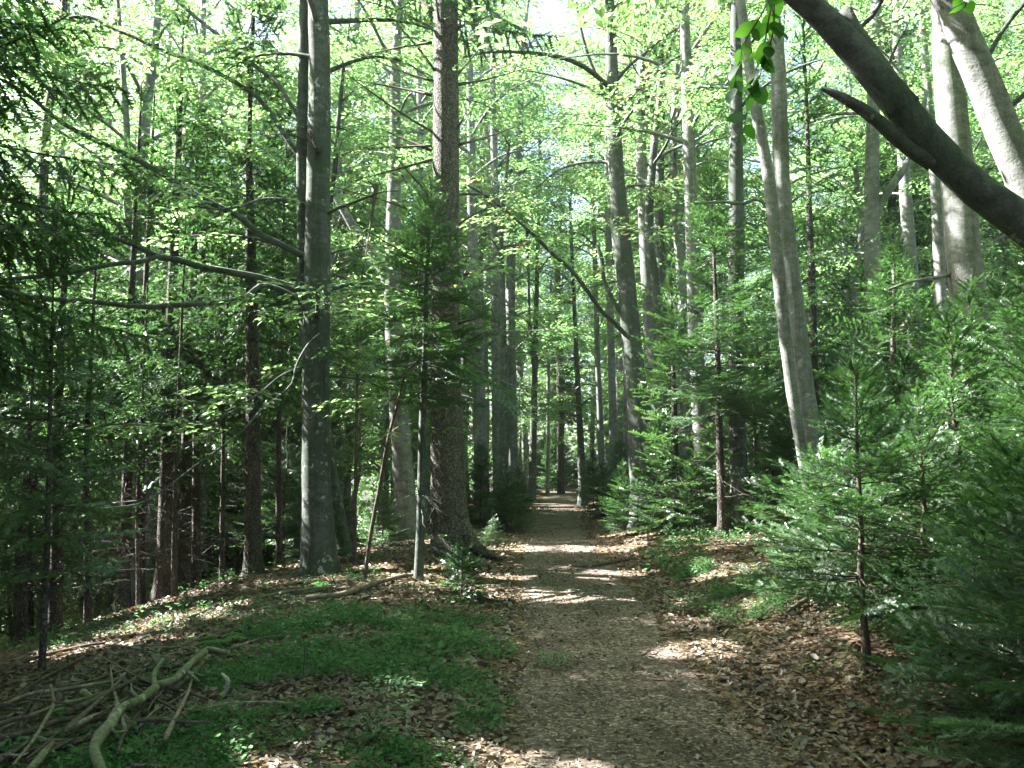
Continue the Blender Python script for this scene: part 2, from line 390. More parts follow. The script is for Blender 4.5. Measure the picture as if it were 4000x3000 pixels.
# ------------------------------------------------------------------ scattering helpers
def rotmats(yaw, pitch, roll):
    cy_, sy = np.cos(yaw), np.sin(yaw); cp, sp = np.cos(pitch), np.sin(pitch); cr, sr = np.cos(roll), np.sin(roll)
    z = np.zeros_like(cy_); o = np.ones_like(cy_)
    Rz = np.stack([cy_, -sy, z, sy, cy_, z, z, z, o], -1).reshape(-1, 3, 3)
    Ry = np.stack([cp, z, -sp, z, o, z, sp, z, cp], -1).reshape(-1, 3, 3)     # +pitch lifts +x
    Rx = np.stack([o, z, z, z, cr, -sr, z, sr, cr], -1).reshape(-1, 3, 3)
    return Rz @ Ry @ Rx
def stamp(T, pos, yaw, pitch, roll, scale):
    """T (k,c,3) template; returns (n*k,c,3)"""
    pos = np.asarray(pos, float); n = len(pos)
    Rm = rotmats(np.asarray(yaw, float), np.asarray(pitch, float), np.asarray(roll, float)) * np.asarray(scale, float)[:, None, None]
    out = np.einsum('nij,kcj->nkci', Rm, T) + pos[:, None, None, :]
    return out.reshape(-1, T.shape[1], 3)

def beech_spray(r, n=26, length=.52, leaf=.090):
    """flat alternate-leaved beech twig in the xy plane growing along +x"""
    u = np.linspace(0.05, 1, n); side = np.where(np.arange(n) % 2, 1, -1)
    wid = .55 * length * np.sin(np.clip(u * .85 + .15, 0, 1) * np.pi) ** .7
    off = r.uniform(0.05, 1, n) * wid * side
    pos = np.stack([u * length, off, r.normal(0, .012, n) - .05 * u ** 2 - .12 * np.abs(off)], -1)
    l = leaf * r.uniform(.75, 1.2, n)
    T = np.array([[0, 0, 0], [.5, .30, .03], [1, 0, -.06], [.5, -.30, .03]])[None]
    out = []
    yaw = side * r.uniform(.3, 1.0, n) + r.normal(0, .2, n)
    return stamp(T, pos, yaw, r.normal(-.10, .18, n), r.normal(0, .22, n), l)
SPRAYS = [beech_spray(np.random.default_rng(s)) for s in range(5)]

def needle_shoot(per_side, length, nl, nw, style, r):
    """needles on one shoot along +x; triangles"""
    A = []
    for i in range(per_side):
        x = (i + .3) / per_side * length
        for s in (-1, 1):
            ln = nl * r.uniform(.8, 1.1) * (1 - .35 * max(0, (i / per_side) - .6)); a = R_(58) + r.normal(0, .12)
            dz = r.uniform(-.25, .5) if style == 'fir' else r.uniform(-.55, .75)
            p = np.array([x, 0, 0]); tip = p + ln * np.array([math.cos(a), s * math.sin(a) * math.cos(dz), math.sin(dz)])
            hw = np.array([nw / 2, 0, 0])
            A.append([p - hw, p + hw, tip])
    A.append([[0, -nw * .4, 0], [0, nw * .4, 0], [length * 1.12, 0, 0]])
    return np.array(A)
_r = np.random.default_rng(11)
SHOOT = {
    'fir0': [needle_shoot(12, .10, .022, .0085, 'fir', _r) for _ in range(3)],
    'fir1': [needle_shoot(9, .11, .029, .0135, 'fir', _r) for _ in range(3)],
    'fir2': [needle_shoot(6, .17, .045, .030, 'fir', _r) for _ in range(3)],
    'spr1': [needle_shoot(9, .11, .025, .0130, 'spruce', _r) for _ in range(3)],
    'spr2': [needle_shoot(6, .17, .042, .029, 'spruce', _r) for _ in range(3)],
    'spr3': [needle_shoot(5, .28, .075, .058, 'spruce', _r) for _ in range(3)],
}

class Fol:
    def __init__(s): s.items = []      # (pos, yaw, pitch, roll, scale)
    def add(s, pos, yaw, pitch, roll=0., scale=1.): s.items.append((*pos, yaw, pitch, roll, scale))
    def addn(s, pos, yaw, pitch, roll, scale):   # arrays or numbers
        pos = np.asarray(pos); n = len(pos)
        s.items.extend(np.column_stack([pos, np.broadcast_to(yaw, n), np.broadcast_to(pitch, n), np.broadcast_to(roll, n), np.broadcast_to(scale, n)]).tolist())
    def mesh(s, name, templates, mat, r):
        a = np.array(s.items); k = r.integers(0, len(templates), len(a)); out = []
        for i, T in enumerate(templates):
            b = a[k == i]
            if len(b): out.append(stamp(T, b[:, :3], b[:, 3], b[:, 4], b[:, 5], b[:, 6]))
        return card_mesh(name, np.concatenate(out), mat)

def dir_of(yaw, pitch): return np.array([math.cos(yaw) * math.cos(pitch), math.sin(yaw) * math.cos(pitch), math.sin(pitch)])

def foliate_beech(fol, wood, pts, r, start=.2, step=.28, side_len=.9, dens=1.0, size=1.0):
    """side twigs with leaf sprays along a limb polyline"""
    c = catmull(pts, 24); L = np.linalg.norm(np.diff(c, axis=0), axis=1).sum(); n = max(2, int(L * (1 - start) / step))
    p0s, p1s = [], []
    for i in range(n):
        u = start + (1 - start) * (i + r.random()) / n; k = min(int(u * 23), 22)
        p = c[k] + (c[k + 1] - c[k]) * (u * 23 - k); t_ = c[k + 1] - c[k]; yaw = math.atan2(t_[1], t_[0])
        for s in (-1, 1):
            if r.random() > dens * .85: continue
            a = yaw + s * r.uniform(.5, 1.25); ln = side_len * r.uniform(.4, 1.1) * (1 - .45 * u); pt = r.uniform(-.15, .35)
            q = p + ln * dir_of(a, pt); p0s.append(p); p1s.append(q)
            m = max(1, int(ln / .26))
            for j in range(m):
                f = (j + .6) / m; pos = p + (q - p) * f
                fol.add(pos, a + r.uniform(-1.0, 1.0), r.uniform(-.35, .15), r.normal(0, .25), size * r.uniform(.8, 1.25))
            fol.add(q, a, r.uniform(-.4, .05), r.normal(0, .25), size * r.uniform(.9, 1.3))
    fol.add(c[-1], yaw, -.1, 0, size * 1.2)
    if wood is not None: wood.prisms(np.array(p0s), np.array(p1s), .007, .003)

def beech_crown(fol, wood, path, rad, lo, hi, R, nb, r, up=(.25, .8), dens=1.0, step=.32, size=1.0, base_r=.45, side=.9):
    """limbs and leaves round a trunk path (polyline with z increasing)"""
    path = np.asarray(path, float); rad = np.asarray(rad, float)
    for i in range(nb):
        f = (i + r.random() * .8) / nb; z = lo + (hi - lo) * f
        x, y = np.interp(z, path[:, 2], path[:, 0]), np.interp(z, path[:, 2], path[:, 1]); tr = np.interp(z, path[:, 2], rad)
        prof = (0.55 + .75 * math.sin(min(1, f * 1.15) * math.pi) ** .8) * (1 - .35 * f)
        L = R * prof * r.uniform(.7, 1.15); a = i * 2.399 + r.normal(0, .5); e = r.uniform(*up) + .35 * f
        p = [np.array([x, y, z])]; ea = e; aa = a
        for k in range(5):
            p.append(p[-1] + L / 5 * dir_of(aa, ea)); ea -= r.uniform(.05, .28); aa += r.normal(0, .18)
        br = min(tr * base_r, .012 + .014 * L)
        wood.tube(np.array(p), np.linspace(br, .006, 6), seg=5, n=9, cap=False)
        foliate_beech(fol, wood, p, r, start=.12, step=step, side_len=side * (L / R + .35) * .9, dens=dens * r.choice([.3, .75, 1.15, 1.15]), size=size)

def conifer(fol, wood, base, H, lo, Rc, r, sl=.11, whorl=.38, nper=5, lean=(0, 0), droop=.25, dead_lo=.3, dead_n=0, trunk_r=None, tip_up=.2, fill=1.0,
            path=None, side_k=.42, twig_gap=1.0, hang=0., deadR=.6, tilt=.38):
    base = np.asarray(base, float)
    tr = trunk_r if trunk_r else .008 + H * .009
    if path is None:
        m = 8; zz = np.linspace(0, 1, m)
        pts = base[None] + np.stack([lean[0] * zz + r.normal(0, .006 * H, m) * (zz > 0), lean[1] * zz + r.normal(0, .006 * H, m) * (zz > 0), -0.12 + (H + .12) * zz], -1)
        rads = tr * (1 - zz) ** .85 + .004; rads[0] *= 1.25
    else: pts, rads = path
    wood.tube(pts, rads, seg=10 if tr > .05 else 7, n=max(10, int(H / .35)), bump=.08, flare=.35 if tr > .07 else 0)
    at = lambda z: np.array([np.interp(z, pts[:, 2], pts[:, 0]), np.interp(z, pts[:, 2], pts[:, 1]), z])
    z = base[2] + lo; top = pts[-1][2]; i = 0
    p0, p1, rr = [], [], []
    while z < top - .06:
        f = (z - base[2] - lo) / max(.01, top - base[2] - lo)
        prof = (1 - f) ** .85 * min(1, .72 + f * 2.2)
        a0 = r.random() * 6.28
        for k in range(nper):
            if r.random() > .93 * fill: continue
            a = a0 + k * 6.283 / nper + r.normal(0, .2); L = max(.08, Rc * prof * r.uniform(.72, 1.12)); o = at(z + r.uniform(-.05, .05))
            e0 = -droop * (1 - f) + .55 * f + r.normal(0, .07)
            m = 5; P_ = [o]; ea = e0
            for j in range(m):
                P_.append(P_[-1] + L / m * dir_of(a, ea)); ea += tip_up / m * 1.6
            P_ = np.array(P_)
            br = .003 + .007 * L; btilt = r.normal(0, tilt)
            p0.extend(P_[:-1]); p1.extend(P_[1:]); rr.extend(br * (1 - np.arange(m) / m))
            # side twigs
            ns = max(2, int(L / (sl * .72 * twig_gap)))
            for j in range(ns):
                u = (j + .8) / (ns + .3)
                if u < .14 and L > .5: continue
                kk = min(int(u * m), m - 1); q = P_[kk] + (P_[kk + 1] - P_[kk]) * (u * m - kk); pe = e0 + tip_up * 1.6 * u
                tl = min(.62, side_k) * L * (1 - u) ** .75 * r.uniform(.75, 1.1) + sl * .7
                tl = min(tl, .85)
                for s in (-1, 1):
                    if r.random() > fill: continue
                    ya = a + s * r.uniform(.85, 1.15); te = pe * .6 - hang * r.uniform(.4, 1.2) + r.normal(0, .08) + s * btilt * .6
                    dv = dir_of(ya, te); nn = max(1, int(round(tl / sl)))
                    ts = (np.arange(nn)) * (tl / nn)
                    fol.addn(q + dv * ts[:, None], ya, te, r.normal(btilt, .3, nn), 1.0 * (tl / nn) / sl * 1.05)
                    if nn > 1:      # tertiary shoots
                        t2 = ts[:-1] + sl * .8
                        for s2 in (-1, 1):
                            fol.addn(q + dv * t2[:, None], ya + s2 * .85, te - hang * .3 + r.normal(0, .22), btilt, .72)
                    if tl > .2: p0.append(q); p1.append(q + dv * tl * .8); rr.append(.0022)
            fol.addn(P_[2:-1], a, pe, 0, 1.0); fol.add(P_[-1], a, ea, 0, 1.1)
        z += whorl * (1 - .35 * f) * r.uniform(.8, 1.2); i += 1
    for k in range(4): fol.add(at(top) - [0, 0, .05], k * 1.6, .7, 0, .9)
    fol.add(at(top) - [0, 0, .02], 0, 1.5, 0, 1.3)
    # dead lower twigs
    for k in range(dead_n):
        zz = base[2] + dead_lo + (lo + .3 - dead_lo) * r.random(); o = at(zz); a = r.random() * 6.28; L = deadR * r.uniform(.3, 1.0); e = r.uniform(-.45, .15)
        q = o
        for j in range(4):
            q2 = q + L / 4 * dir_of(a, e); p0.append(q); p1.append(q2); rr.append((.0035 + .004 * L) * (1 - j / 5)); q = q2; e += r.normal(-.02, .12); a += r.normal(0, .12)
            for s in (-1, 1):
                if r.random() < .6:
                    q3 = q + L * r.uniform(.12, .35) * dir_of(a + s * r.uniform(.6, 1.1), e - r.uniform(0, .5)); p0.append(q); p1.append(q3); rr.append(.0022)
    if p0:
        rr = np.array(rr); wood.prisms(np.array(p0), np.array(p1), rr, rr * .75)

# ------------------------------------------------------------------ tree prototypes (meshes shared by copies)
def proto_beech(seed, H, lo, R, nb, tr, name, dens=1.0, step=.32, fork=False, size=1.0, lean=.5):
    r = np.random.default_rng(seed); wd = Wood(); fo = Fol()
    m = 8; zz = np.linspace(0, 1, m); ph = r.random() * 6
    path = np.stack([lean * zz ** 1.5 * math.cos(ph) + r.normal(0, .10, m) * (zz > 0), lean * zz ** 1.5 * math.sin(ph) + r.normal(0, .10, m) * (zz > 0), -0.3 + (H + .3) * zz], -1)
    rad = tr * (1 - zz) ** .75 + .012
    wd.tube(path, rad, seg=12, n=int(H / .4), bump=.10, flare=.6)
    if fork:
        k = 3; f = [path[k], path[k] + [.35, .1, .9], path[k] + [.6, .3, 2.5], path[k] + [.9, .2, 5.5]]
        wd.tube(np.array(f), np.array([rad[k] * .7, rad[k] * .6, rad[k] * .5, .03]), seg=8, bump=.08)
    beech_crown(fo, wd, path, rad, lo, H, R, nb, r, dens=dens, step=step, size=size)
    return [("trunk", wd.mesh(name + "_wood", M['beech_bark'])), ("crown", fo.mesh(name + "_leaves", SPRAYS, M['beech_leaf'], r))]
def proto_conifer(seed, name, shoot, nmat, bmat, **kw):
    r = np.random.default_rng(seed); wd = Wood(); fo = Fol()
    conifer(fo, wd, (0, 0, 0), r=r, **kw)
    return [("trunk", wd.mesh(name + "_wood", M[bmat])), ("crown", fo.mesh(name + "_needles", SHOOT[shoot], M[nmat], r))]

PROTO = {}
for i in range(3):
    PROTO['beech%d' % i] = proto_beech(20 + i, 17 + i, 5.0 - i * .8, 3.4, 34, .17, "tall_beech%d" % i, dens=.85, step=.34, fork=(i == 1), size=1.25)
for i in range(3):
    PROTO['low%d' % i] = proto_beech(40 + i, 8.5 - i, 1.3, 2.7, 30, .07, "low_beech%d" % i, dens=1.0, step=.28, lean=.9)
for i in range(2):
    PROTO['spruce%d' % i] = proto_conifer(60 + i, "tall_spruce%d" % i, 'spr3', 'spruce', 'brown_bark', H=21 - 2 * i, lo=4.6 - i, Rc=2.4, sl=.28, whorl=.45, nper=7,
                                          droop=.35, dead_lo=1.0, dead_n=70, trunk_r=.17, hang=.7, tip_up=.35, deadR=1.5, side_k=.35)
for i in range(2):
    PROTO['pole%d' % i] = proto_conifer(70 + i, "spruce_pole%d" % i, 'spr2', 'spruce', 'brown_bark', H=9.5 - 2 * i, lo=1.4, Rc=1.6, sl=.17, whorl=.40, nper=6,
                                        droop=.3, dead_lo=.3, dead_n=45, trunk_r=.055, hang=.45, tip_up=.3, deadR=1.0, fill=.85)
for i in range(3):
    PROTO['fir%d' % i] = proto_conifer(80 + i, "young_fir%d" % i, 'fir1', 'fir', 'twig', H=2.6 - .35 * i, lo=.16, Rc=1.1, sl=.11, whorl=.18, nper=8, droop=.1, tip_up=.2,
                                       trunk_r=.028, side_k=.5, twig_gap=1.1, fill=.95)
for i in range(2):
    PROTO['firfar%d' % i] = proto_conifer(90 + i, "bushy_fir%d" % i, 'fir2', 'fir', 'twig', H=3.6 - i, lo=.2, Rc=1.35, sl=.17, whorl=.24, nper=8, droop=.1, tip_up=.2, trunk_r=.04, side_k=.5)

TREES = []      # (x,y) of everything standing
used = set()
def plant(kind, x, y, yaw, scale, name, label, cat, group=None, sz=None):
    root = empty(name, (x, y, gz(x, y) - .02), label, cat, group)
    root.rotation_euler = (0, 0, yaw); s2 = sz if sz else scale; root.scale = (scale, scale, s2)
    for pn, me in PROTO[kind]:
        link(pn, me, root)
    TREES.append((x, y)); return root

def hero(name, D, pts, label, cat, mat, base=True, seg=20, bump=.06, flare=.35, group=None, top=None, Ds=None):
    """pts: (X px, Y px, width px) from the ground up; returns root, path, radii (world)"""
    W = []; rad = []
    for i, (X, Y, wp) in enumerate(pts):
        dd = Ds[i] if Ds else D
        W.append(P(X, Y, dd)); rad.append(wp / 2 / F_PX * dd)
    W = np.array(W); rad = np.array(rad)
    if base:
        g = gz(W[0][0], W[0][1])
        if W[0][2] > g + .05:
            dx = (W[0] - W[1]); dx = dx / max(.2, abs(dx[2])) * (W[0][2] - g); nb = W[0] + np.array([dx[0] * .7, 0, 0]); nb[2] = g - .25
            W = np.vstack([nb, W]); rad = np.concatenate([[rad[0] * 1.15], rad])
        else: W[0][2] = g - .2
    if top:
        e = W[-1] + np.array(top[:3]); mid = (W[-1] + e) / 2; W = np.vstack([W, mid, e]); rad = np.concatenate([rad, [rad[-1] * .75, top[3]]])
    o = W[0].copy(); o[2] = gz(o[0], o[1])
    root = empty(name, o, label, cat, group)
    wd = Wood(); wd.tube(W - o, rad, seg=seg, n=max(12, int(np.linalg.norm(np.diff(W, axis=0), axis=1).sum() / .16)), bump=bump, flare=flare)
    tk = link("trunk", wd.mesh(name + "_trunk", mat), root); TW[root.name] = (wd, tk, mat)
    TREES.append((o[0], o[1]))
    return root, W, rad, o
def limb(root, o, D, pts, mat, name="branch", Ds=None, seg=8, bump=.08, leaves=None, seed=0, w0=None, **kw):
    W = np.array([P(X, Y, Ds[i] if Ds else D) for i, (X, Y, wp) in enumerate(pts)]) - o
    rad = np.array([wp / 2 / F_PX * (Ds[i] if Ds else D) for i, (X, Y, wp) in enumerate(pts)])
    wd = Wood(); wd.tube(W, rad, seg=seg, n=max(6, int(np.linalg.norm(np.diff(W, axis=0), axis=1).sum() / .12)), bump=bump)
    if leaves is not None: foliate_beech(leaves, wd, W, np.random.default_rng(seed + 5), **kw)
    return link(name, wd.mesh(name, mat), root)

# ================================================================== HERO TREES
# ---- left beech with long low limbs
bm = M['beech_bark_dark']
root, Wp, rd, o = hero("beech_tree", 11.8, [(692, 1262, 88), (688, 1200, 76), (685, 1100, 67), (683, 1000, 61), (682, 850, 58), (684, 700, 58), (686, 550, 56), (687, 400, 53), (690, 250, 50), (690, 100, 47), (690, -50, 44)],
    "stout grey beech left of the path with long bare limbs reaching left", "tree", bm, top=(.3, .5, 6, .05))
fo = Fol(); r = np.random.default_rng(101); D = 11.8
limb(root, o, D, [(676, 830, 22), (660, 720, 24), (656, 600, 25), (654, 450, 26), (652, 300, 26), (655, 150, 24), (657, 0, 22), (660, -120, 18)], bm, name="stem", Ds=[11.8, 11.9, 12, 12, 12, 12, 12, 12], seg=12)
limb(root, o, D, [(670, 632, 20), (600, 612, 18), (560, 600, 16), (500, 588, 15), (430, 575, 14), (380, 560, 14), (340, 555, 13), (290, 528, 13), (200, 500, 11), (100, 462, 10), (0, 425, 9), (-120, 380, 7)], bm,
     Ds=[11.8, 11.6, 11.4, 11.2, 11, 10.8, 10.6, 10.4, 10.1, 9.8, 9.5, 9], leaves=fo, seed=1, start=.55, dens=.7, step=.4)
limb(root, o, D, [(345, 553, 11), (300, 566, 11), (250, 570, 11), (150, 588, 10), (80, 597, 9), (0, 605, 9), (-100, 612, 7)], bm, Ds=[10.6, 10.4, 10.2, 9.9, 9.6, 9.3, 9], leaves=fo, seed=2, start=.5, dens=.5, step=.5)
limb(root, o, D, [(690, 700, 14), (665, 672, 14), (640, 645, 13), (605, 626, 12), (565, 616, 12), (535, 638, 11), (500, 650, 11), (440, 656, 12), (370, 660, 12), (300, 662, 11), (200, 652, 11), (100, 645, 10), (50, 636, 9), (0, 625, 9), (-90, 600, 7)], bm,
     Ds=[11.7, 11.6, 11.4, 11.2, 11, 10.8, 10.6, 10.4, 10.2, 10, 9.7, 9.4, 9.2, 9, 8.8], leaves=fo, seed=3, start=.6, dens=.45, step=.5)
limb(root, o, D, [(668, 560, 17), (620, 535, 15), (560, 505, 15), (520, 470, 14), (470, 445, 14), (400, 408, 13), (350, 375, 13), (290, 342, 12), (200, 300, 11), (130, 262, 10), (60, 205, 8), (0, 170, 6)], bm,
     Ds=[11.8, 11.8, 11.7, 11.6, 11.5, 11.4, 11.3, 11.2, 11, 10.8, 10.6, 10.4], leaves=fo, seed=4, start=.3, dens=.8, step=.36)
limb(root, o, D, [(665, 360, 12), (620, 300, 11), (570, 225, 11), (520, 185, 10), (430, 138, 10), (340, 105, 9), (290, 80, 9), (240, 60, 8), (190, 36, 8), (120, 42, 6), (50, 48, 4)], bm,
     Ds=[12, 12, 12.1, 12.2, 12.2, 12.3, 12.4, 12.5, 12.6, 12.7, 12.8], leaves=fo, seed=5, start=.2, dens=.9, step=.34)
limb(root, o, D, [(666, 280, 11), (630, 230, 10), (600, 180, 10), (560, 150, 10), (530, 125, 9), (470, 75, 9), (420, 35, 8), (370, -10, 7), (320, -60, 5)], bm,
     Ds=[12, 12.1, 12.3, 12.5, 12.6, 12.8, 13, 13.2, 13.4], leaves=fo, seed=6, start=.2, dens=.9, step=.34)
limb(root, o, D, [(668, 440, 8), (600, 430, 7), (560, 432, 6), (520, 446, 6), (470, 452, 5), (420, 445, 4)], bm, Ds=[12, 11.4, 11, 10.7, 10.4, 10.2], leaves=fo, seed=7, start=.3, dens=.7, step=.4)
limb(root, o, D, [(690, 722, 6.3), (665, 745, 5.6), (640, 790, 5.6), (630, 830, 4.9), (590, 865, 4.9), (560, 890, 4.9), (530, 925, 4.2), (480, 965, 4.2), (430, 1000, 4.2), (380, 1038, 3.5), (310, 1085, 2.8), (220, 1098, 2.1)], bm,
     Ds=[11.5, 11.3, 11.1, 10.9, 10.7, 10.5, 10.3, 10.1, 9.9, 9.7, 9.5, 9.3], leaves=fo, seed=8, start=.35, dens=.25, step=.5)
limb(root, o, D, [(660, 790, 5.6), (610, 810, 4.8), (560, 850, 4.8), (500, 890, 4.8), (440, 915, 4.8), (380, 915, 4.0), (310, 918, 3.2), (230, 916, 2.4)], bm, Ds=[11.6, 11.3, 11, 10.8, 10.6, 10.4, 10.2, 10], leaves=fo, seed=9, start=.2, dens=.5, step=.35)
limb(root, o, D, [(690, 330, 16), (678, 300, 14), (668, 285, 12)], M['brown_bark'], name="broken_stub", Ds=[11.55, 11.55, 11.6])
wd = Wood(); beech_crown(fo, wd, Wp[3:] - o, rd[3:], 7.2, 14.5, 3.6, 20, r, dens=.9, step=.4)
beech_crown(fo, wd, Wp[3:] - o, rd[3:], 2.6, 7.0, 1.9, 9, r, dens=.6, step=.4, up=(-.1, .3))
to_trunk(root, wd)
link("crown", fo.mesh("beech_hero_leaves", SPRAYS, M['beech_leaf'], r), root)

# ---- tall spruce beside the path
sm = M['spruce_bark']
root, Wp, rd, o = hero("spruce_tree", 13.2, [(985, 1222, 112), (980, 1190, 98), (972, 1140, 86), (967, 1050, 77), (964, 900, 70), (962, 750, 65), (962, 600, 62), (963, 450, 60), (963, 300, 59), (963, 150, 57), (963, 0, 55), (963, -100, 53)],
    "tall thick spruce with scaly bark and bare dead branch whorls beside the path", "tree", sm, top=(.1, 0, 8, .05), seg=28, bump=.05, flare=.25)
limb(root, o, 13.2, [(995, 1130, 40), (1015, 1168, 34), (1035, 1188, 26), (1060, 1200, 16), (1085, 1208, 8)], sm, name="root", Ds=[13.1, 13.0, 12.95, 12.9, 12.8], seg=10)
dead = [((935, 22), (880, -20), (820, -70)), ((933, 60), (850, 20), (740, -10)), ((932, 92), (850, 105), (745, 130)), ((945, 160), (900, 100), (830, 20)), ((935, 175), (870, 155), (740, 100)),
        ((932, 205), (860, 190), (720, 163)), ((934, 285), (860, 240), (735, 150)), ((932, 315), (850, 318), (730, 325)), ((932, 325), (850, 290), (760, 250)), ((933, 345), (860, 365), (750, 395)),
        ((950, 440), (890, 380), (840, 320)), ((932, 475), (850, 440), (710, 400)), ((938, 590), (870, 545), (760, 480)), ((930, 612), (840, 622), (700, 640)), ((930, 640), (880, 655), (820, 700)),
        ((990, 60), (1030, 45), (1080, 25)), ((985, 165), (1015, 130), (1060, 75)), ((992, 182), (1050, 172), (1160, 140)), ((992, 312), (1040, 300), (1110, 275)), ((980, 285), (995, 265), (1010, 235)),
        ((990, 420), (1040, 420), (1080, 425)), ((983, 490), (1030, 460), (1090, 435)), ((990, 595), (1030, 588), (1090, 570)), ((983, 590), (1000, 570), (1020, 550)), ((985, 700), (1020, 690), (1060, 680)),
        ((930, 760), (880, 800), (830, 850)), ((950, 55), (945, 20), (935, -40)), ((975, 60), (985, 20), (990, -30))]
for i, tr_ in enumerate(dead):
    rr_ = np.random.default_rng(300 + i); dz = rr_.uniform(-1.0, 1.2); wd = Wood()
    Dn = [13.15, 13.2 + dz * .5, 13.2 + dz]
    W = np.array([P(X, Y, d_) for (X, Y), d_ in zip(tr_, Dn)]) - o
    c, rad_ = wd.tube(W, np.array([.030, .017, .006]), seg=6, n=14, bump=.2)
    a0, a1 = [], []
    for k in range(4, 14):
        for s in (-1, 1):
            if rr_.random() < .5:
                q = c[k] + rr_.uniform(.06, .3) * np.array([rr_.normal(0, .5) + (W[-1] - W[0])[0] * .3, rr_.normal(0, 1), rr_.uniform(-.9, .3)]); a0.append(c[k]); a1.append(q)
    wd.prisms(np.array(a0), np.array(a1), .004, .002); link("branch", wd.mesh("dead_branch", M['twig']), root)
fo = Fol(); r = np.random.default_rng(5); wd = Wood()
conifer(fo, wd, (0, 0, 0), H=14, lo=9.2, Rc=2.8, r=r, sl=.17, whorl=.6, nper=6, droop=.3, hang=.8, path=(Wp[4:] - o, rd[4:] * .6))
to_trunk(root, wd); link("crown", fo.mesh("spruce_hero_needles", SHOOT['spr2'], M['spruce'], r), root)

# ---- young fir growing in front of the spruce
root, Wp, rd, o = hero("fir_tree", 10.6, [(903, 1275, 22), (907, 1180, 19), (910, 1050, 17), (913, 900, 15), (918, 750, 12), (922, 600, 10), (928, 480, 7), (934, 385, 3)],
    "young fir with thin dark trunk and drooping green boughs in front of the thick spruce", "tree", M['beech_bark_dark'], seg=12, flare=.2)
fo = Fol(); r = np.random.default_rng(6); wd = Wood()
zl = Wp[:, 2]
conifer(fo, wd, (0, 0, 0), H=5.6, lo=2.4, Rc=1.3, r=r, sl=.11, whorl=.22, nper=7, droop=.30, tip_up=.25, path=(Wp - o, rd * .8), fill=.9, dead_lo=.5, dead_n=26, deadR=.9)
for (pts, dz) in (([(915, 700), (1000, 770), (1100, 830), (1210, 850)], .4), ([(915, 740), (1000, 800), (1080, 840), (1130, 900)], -.3), ([(916, 640), (840, 670), (760, 720), (700, 770)], .3), ([(915, 700), (850, 740), (790, 800)], -.4), ([(918, 620), (1010, 660), (1080, 700)], .2)):
    W = np.array([P(X, Y, 10.6 + dz * k) - o for k, (X, Y) in enumerate(pts)]); c, _ = wd.tube(W, np.linspace(.012, .004, len(W)), seg=5, n=12)
    L = np.linalg.norm(W[-1] - W[0])
    for k in range(3, 12):
        yaw = math.atan2(*(c[k] - c[k - 1])[[1, 0]]); pe = math.asin(np.clip((c[k] - c[k - 1])[2] / np.linalg.norm(c[k] - c[k - 1]), -1, 1))
        fo.add(c[k], yaw, pe, 0, 1)
        for s in (-1, 1):
            for h in (0, .5):
                tl = .55 * (1 - (k + h - 2) / 11) + .16; ya = yaw + s * .95; q = c[k] + (c[k] - c[k - 1]) * (h - 1); nn = max(1, int(tl / .11)); dv = dir_of(ya, pe * .5 - .1)
                ts = np.arange(nn) * .11
                fo.addn(q + dv * ts[:, None], ya, pe * .5 - .1, 0, 1.05)
                for s2 in (-1, 1): fo.addn(q + dv * (ts[:, None] + .08), ya + s2 * .8, pe * .5 - .15, 0, .75)
to_trunk(root, wd); link("crown", fo.mesh("fir_hero_needles", SHOOT['fir1'], M['fir'], r), root)

# ---- straight trunks given by their outline in the photograph
def beech_hero(D, pts, label, seed, mat='beech_bark', lo=7.5, H=15, R=3.0, nb=14, limbs=(), low=0, name="beech_tree", dens=.85, group=None, lowR=1.8, step=.42, flare=.35, size=1.0):
    top_w = P(*pts[-1][:2], D)
    root, Wp, rd, o = hero(name, D, pts, label, "tree", M[mat], top=(.2, .3, max(2.0, H - top_w[2]), .04), group=group, seg=16, flare=flare)
    fo = Fol(); r = np.random.default_rng(seed); wd = Wood()
    Wl = Wp - o; zt = Wl[-1][2]
    beech_crown(fo, wd, Wl, rd, min(lo, zt - 2), zt, R, nb, r, dens=dens, step=step, size=size)
    if low: beech_crown(fo, wd, Wl, rd, 2.5, min(lo, zt - 2), lowR, low, r, dens=dens * .8, step=.42, up=(-.05, .45), size=size)
    for i, L_ in enumerate(limbs):
        limb(root, o, D, L_['p'], M[L_.get('mat', mat)], Ds=L_.get('Ds'), leaves=fo if L_.get('leaf', 1) else None, seed=seed + i, start=.35, dens=L_.get('dens', .8), step=.38, name=L_.get('name', 'branch'))
    to_trunk(root, wd)
    link("crown", fo.mesh("beech_leaves", SPRAYS, M['beech_leaf'], r), root)
    return root, o

beech_hero(22, [(1042, 1095, 34), (1038, 950, 29), (1032, 750, 26), (1025, 600, 24), (1020, 500, 22), (1018, 300, 18), (1015, 100, 14)], "grey beech trunk just right of the thick spruce, tiny firs at its foot", 401, low=6)
beech_hero(24, [(1078, 1080, 26), (1074, 900, 23), (1072, 700, 21), (1070, 500, 19), (1068, 350, 16), (1064, 150, 12)], "straight pale beech, middle trunk of the cluster right of the spruce", 402, low=5)
beech_hero(27, [(1108, 1075, 24), (1106, 900, 23), (1103, 700, 21), (1104, 560, 20), (1112, 450, 17), (1122, 300, 14), (1130, 100, 11)], "beech of the same cluster whose trunk bends right higher up", 403, low=5)
beech_hero(20, [(1085, 1112, 24), (1088, 1000, 22), (1090, 900, 19), (1088, 800, 16), (1086, 650, 13), (1083, 500, 10)], "dark thin beech trunk in front of the pale cluster left of the path", 404, 'beech_bark_dark', lo=5, H=10, R=1.9, nb=8)
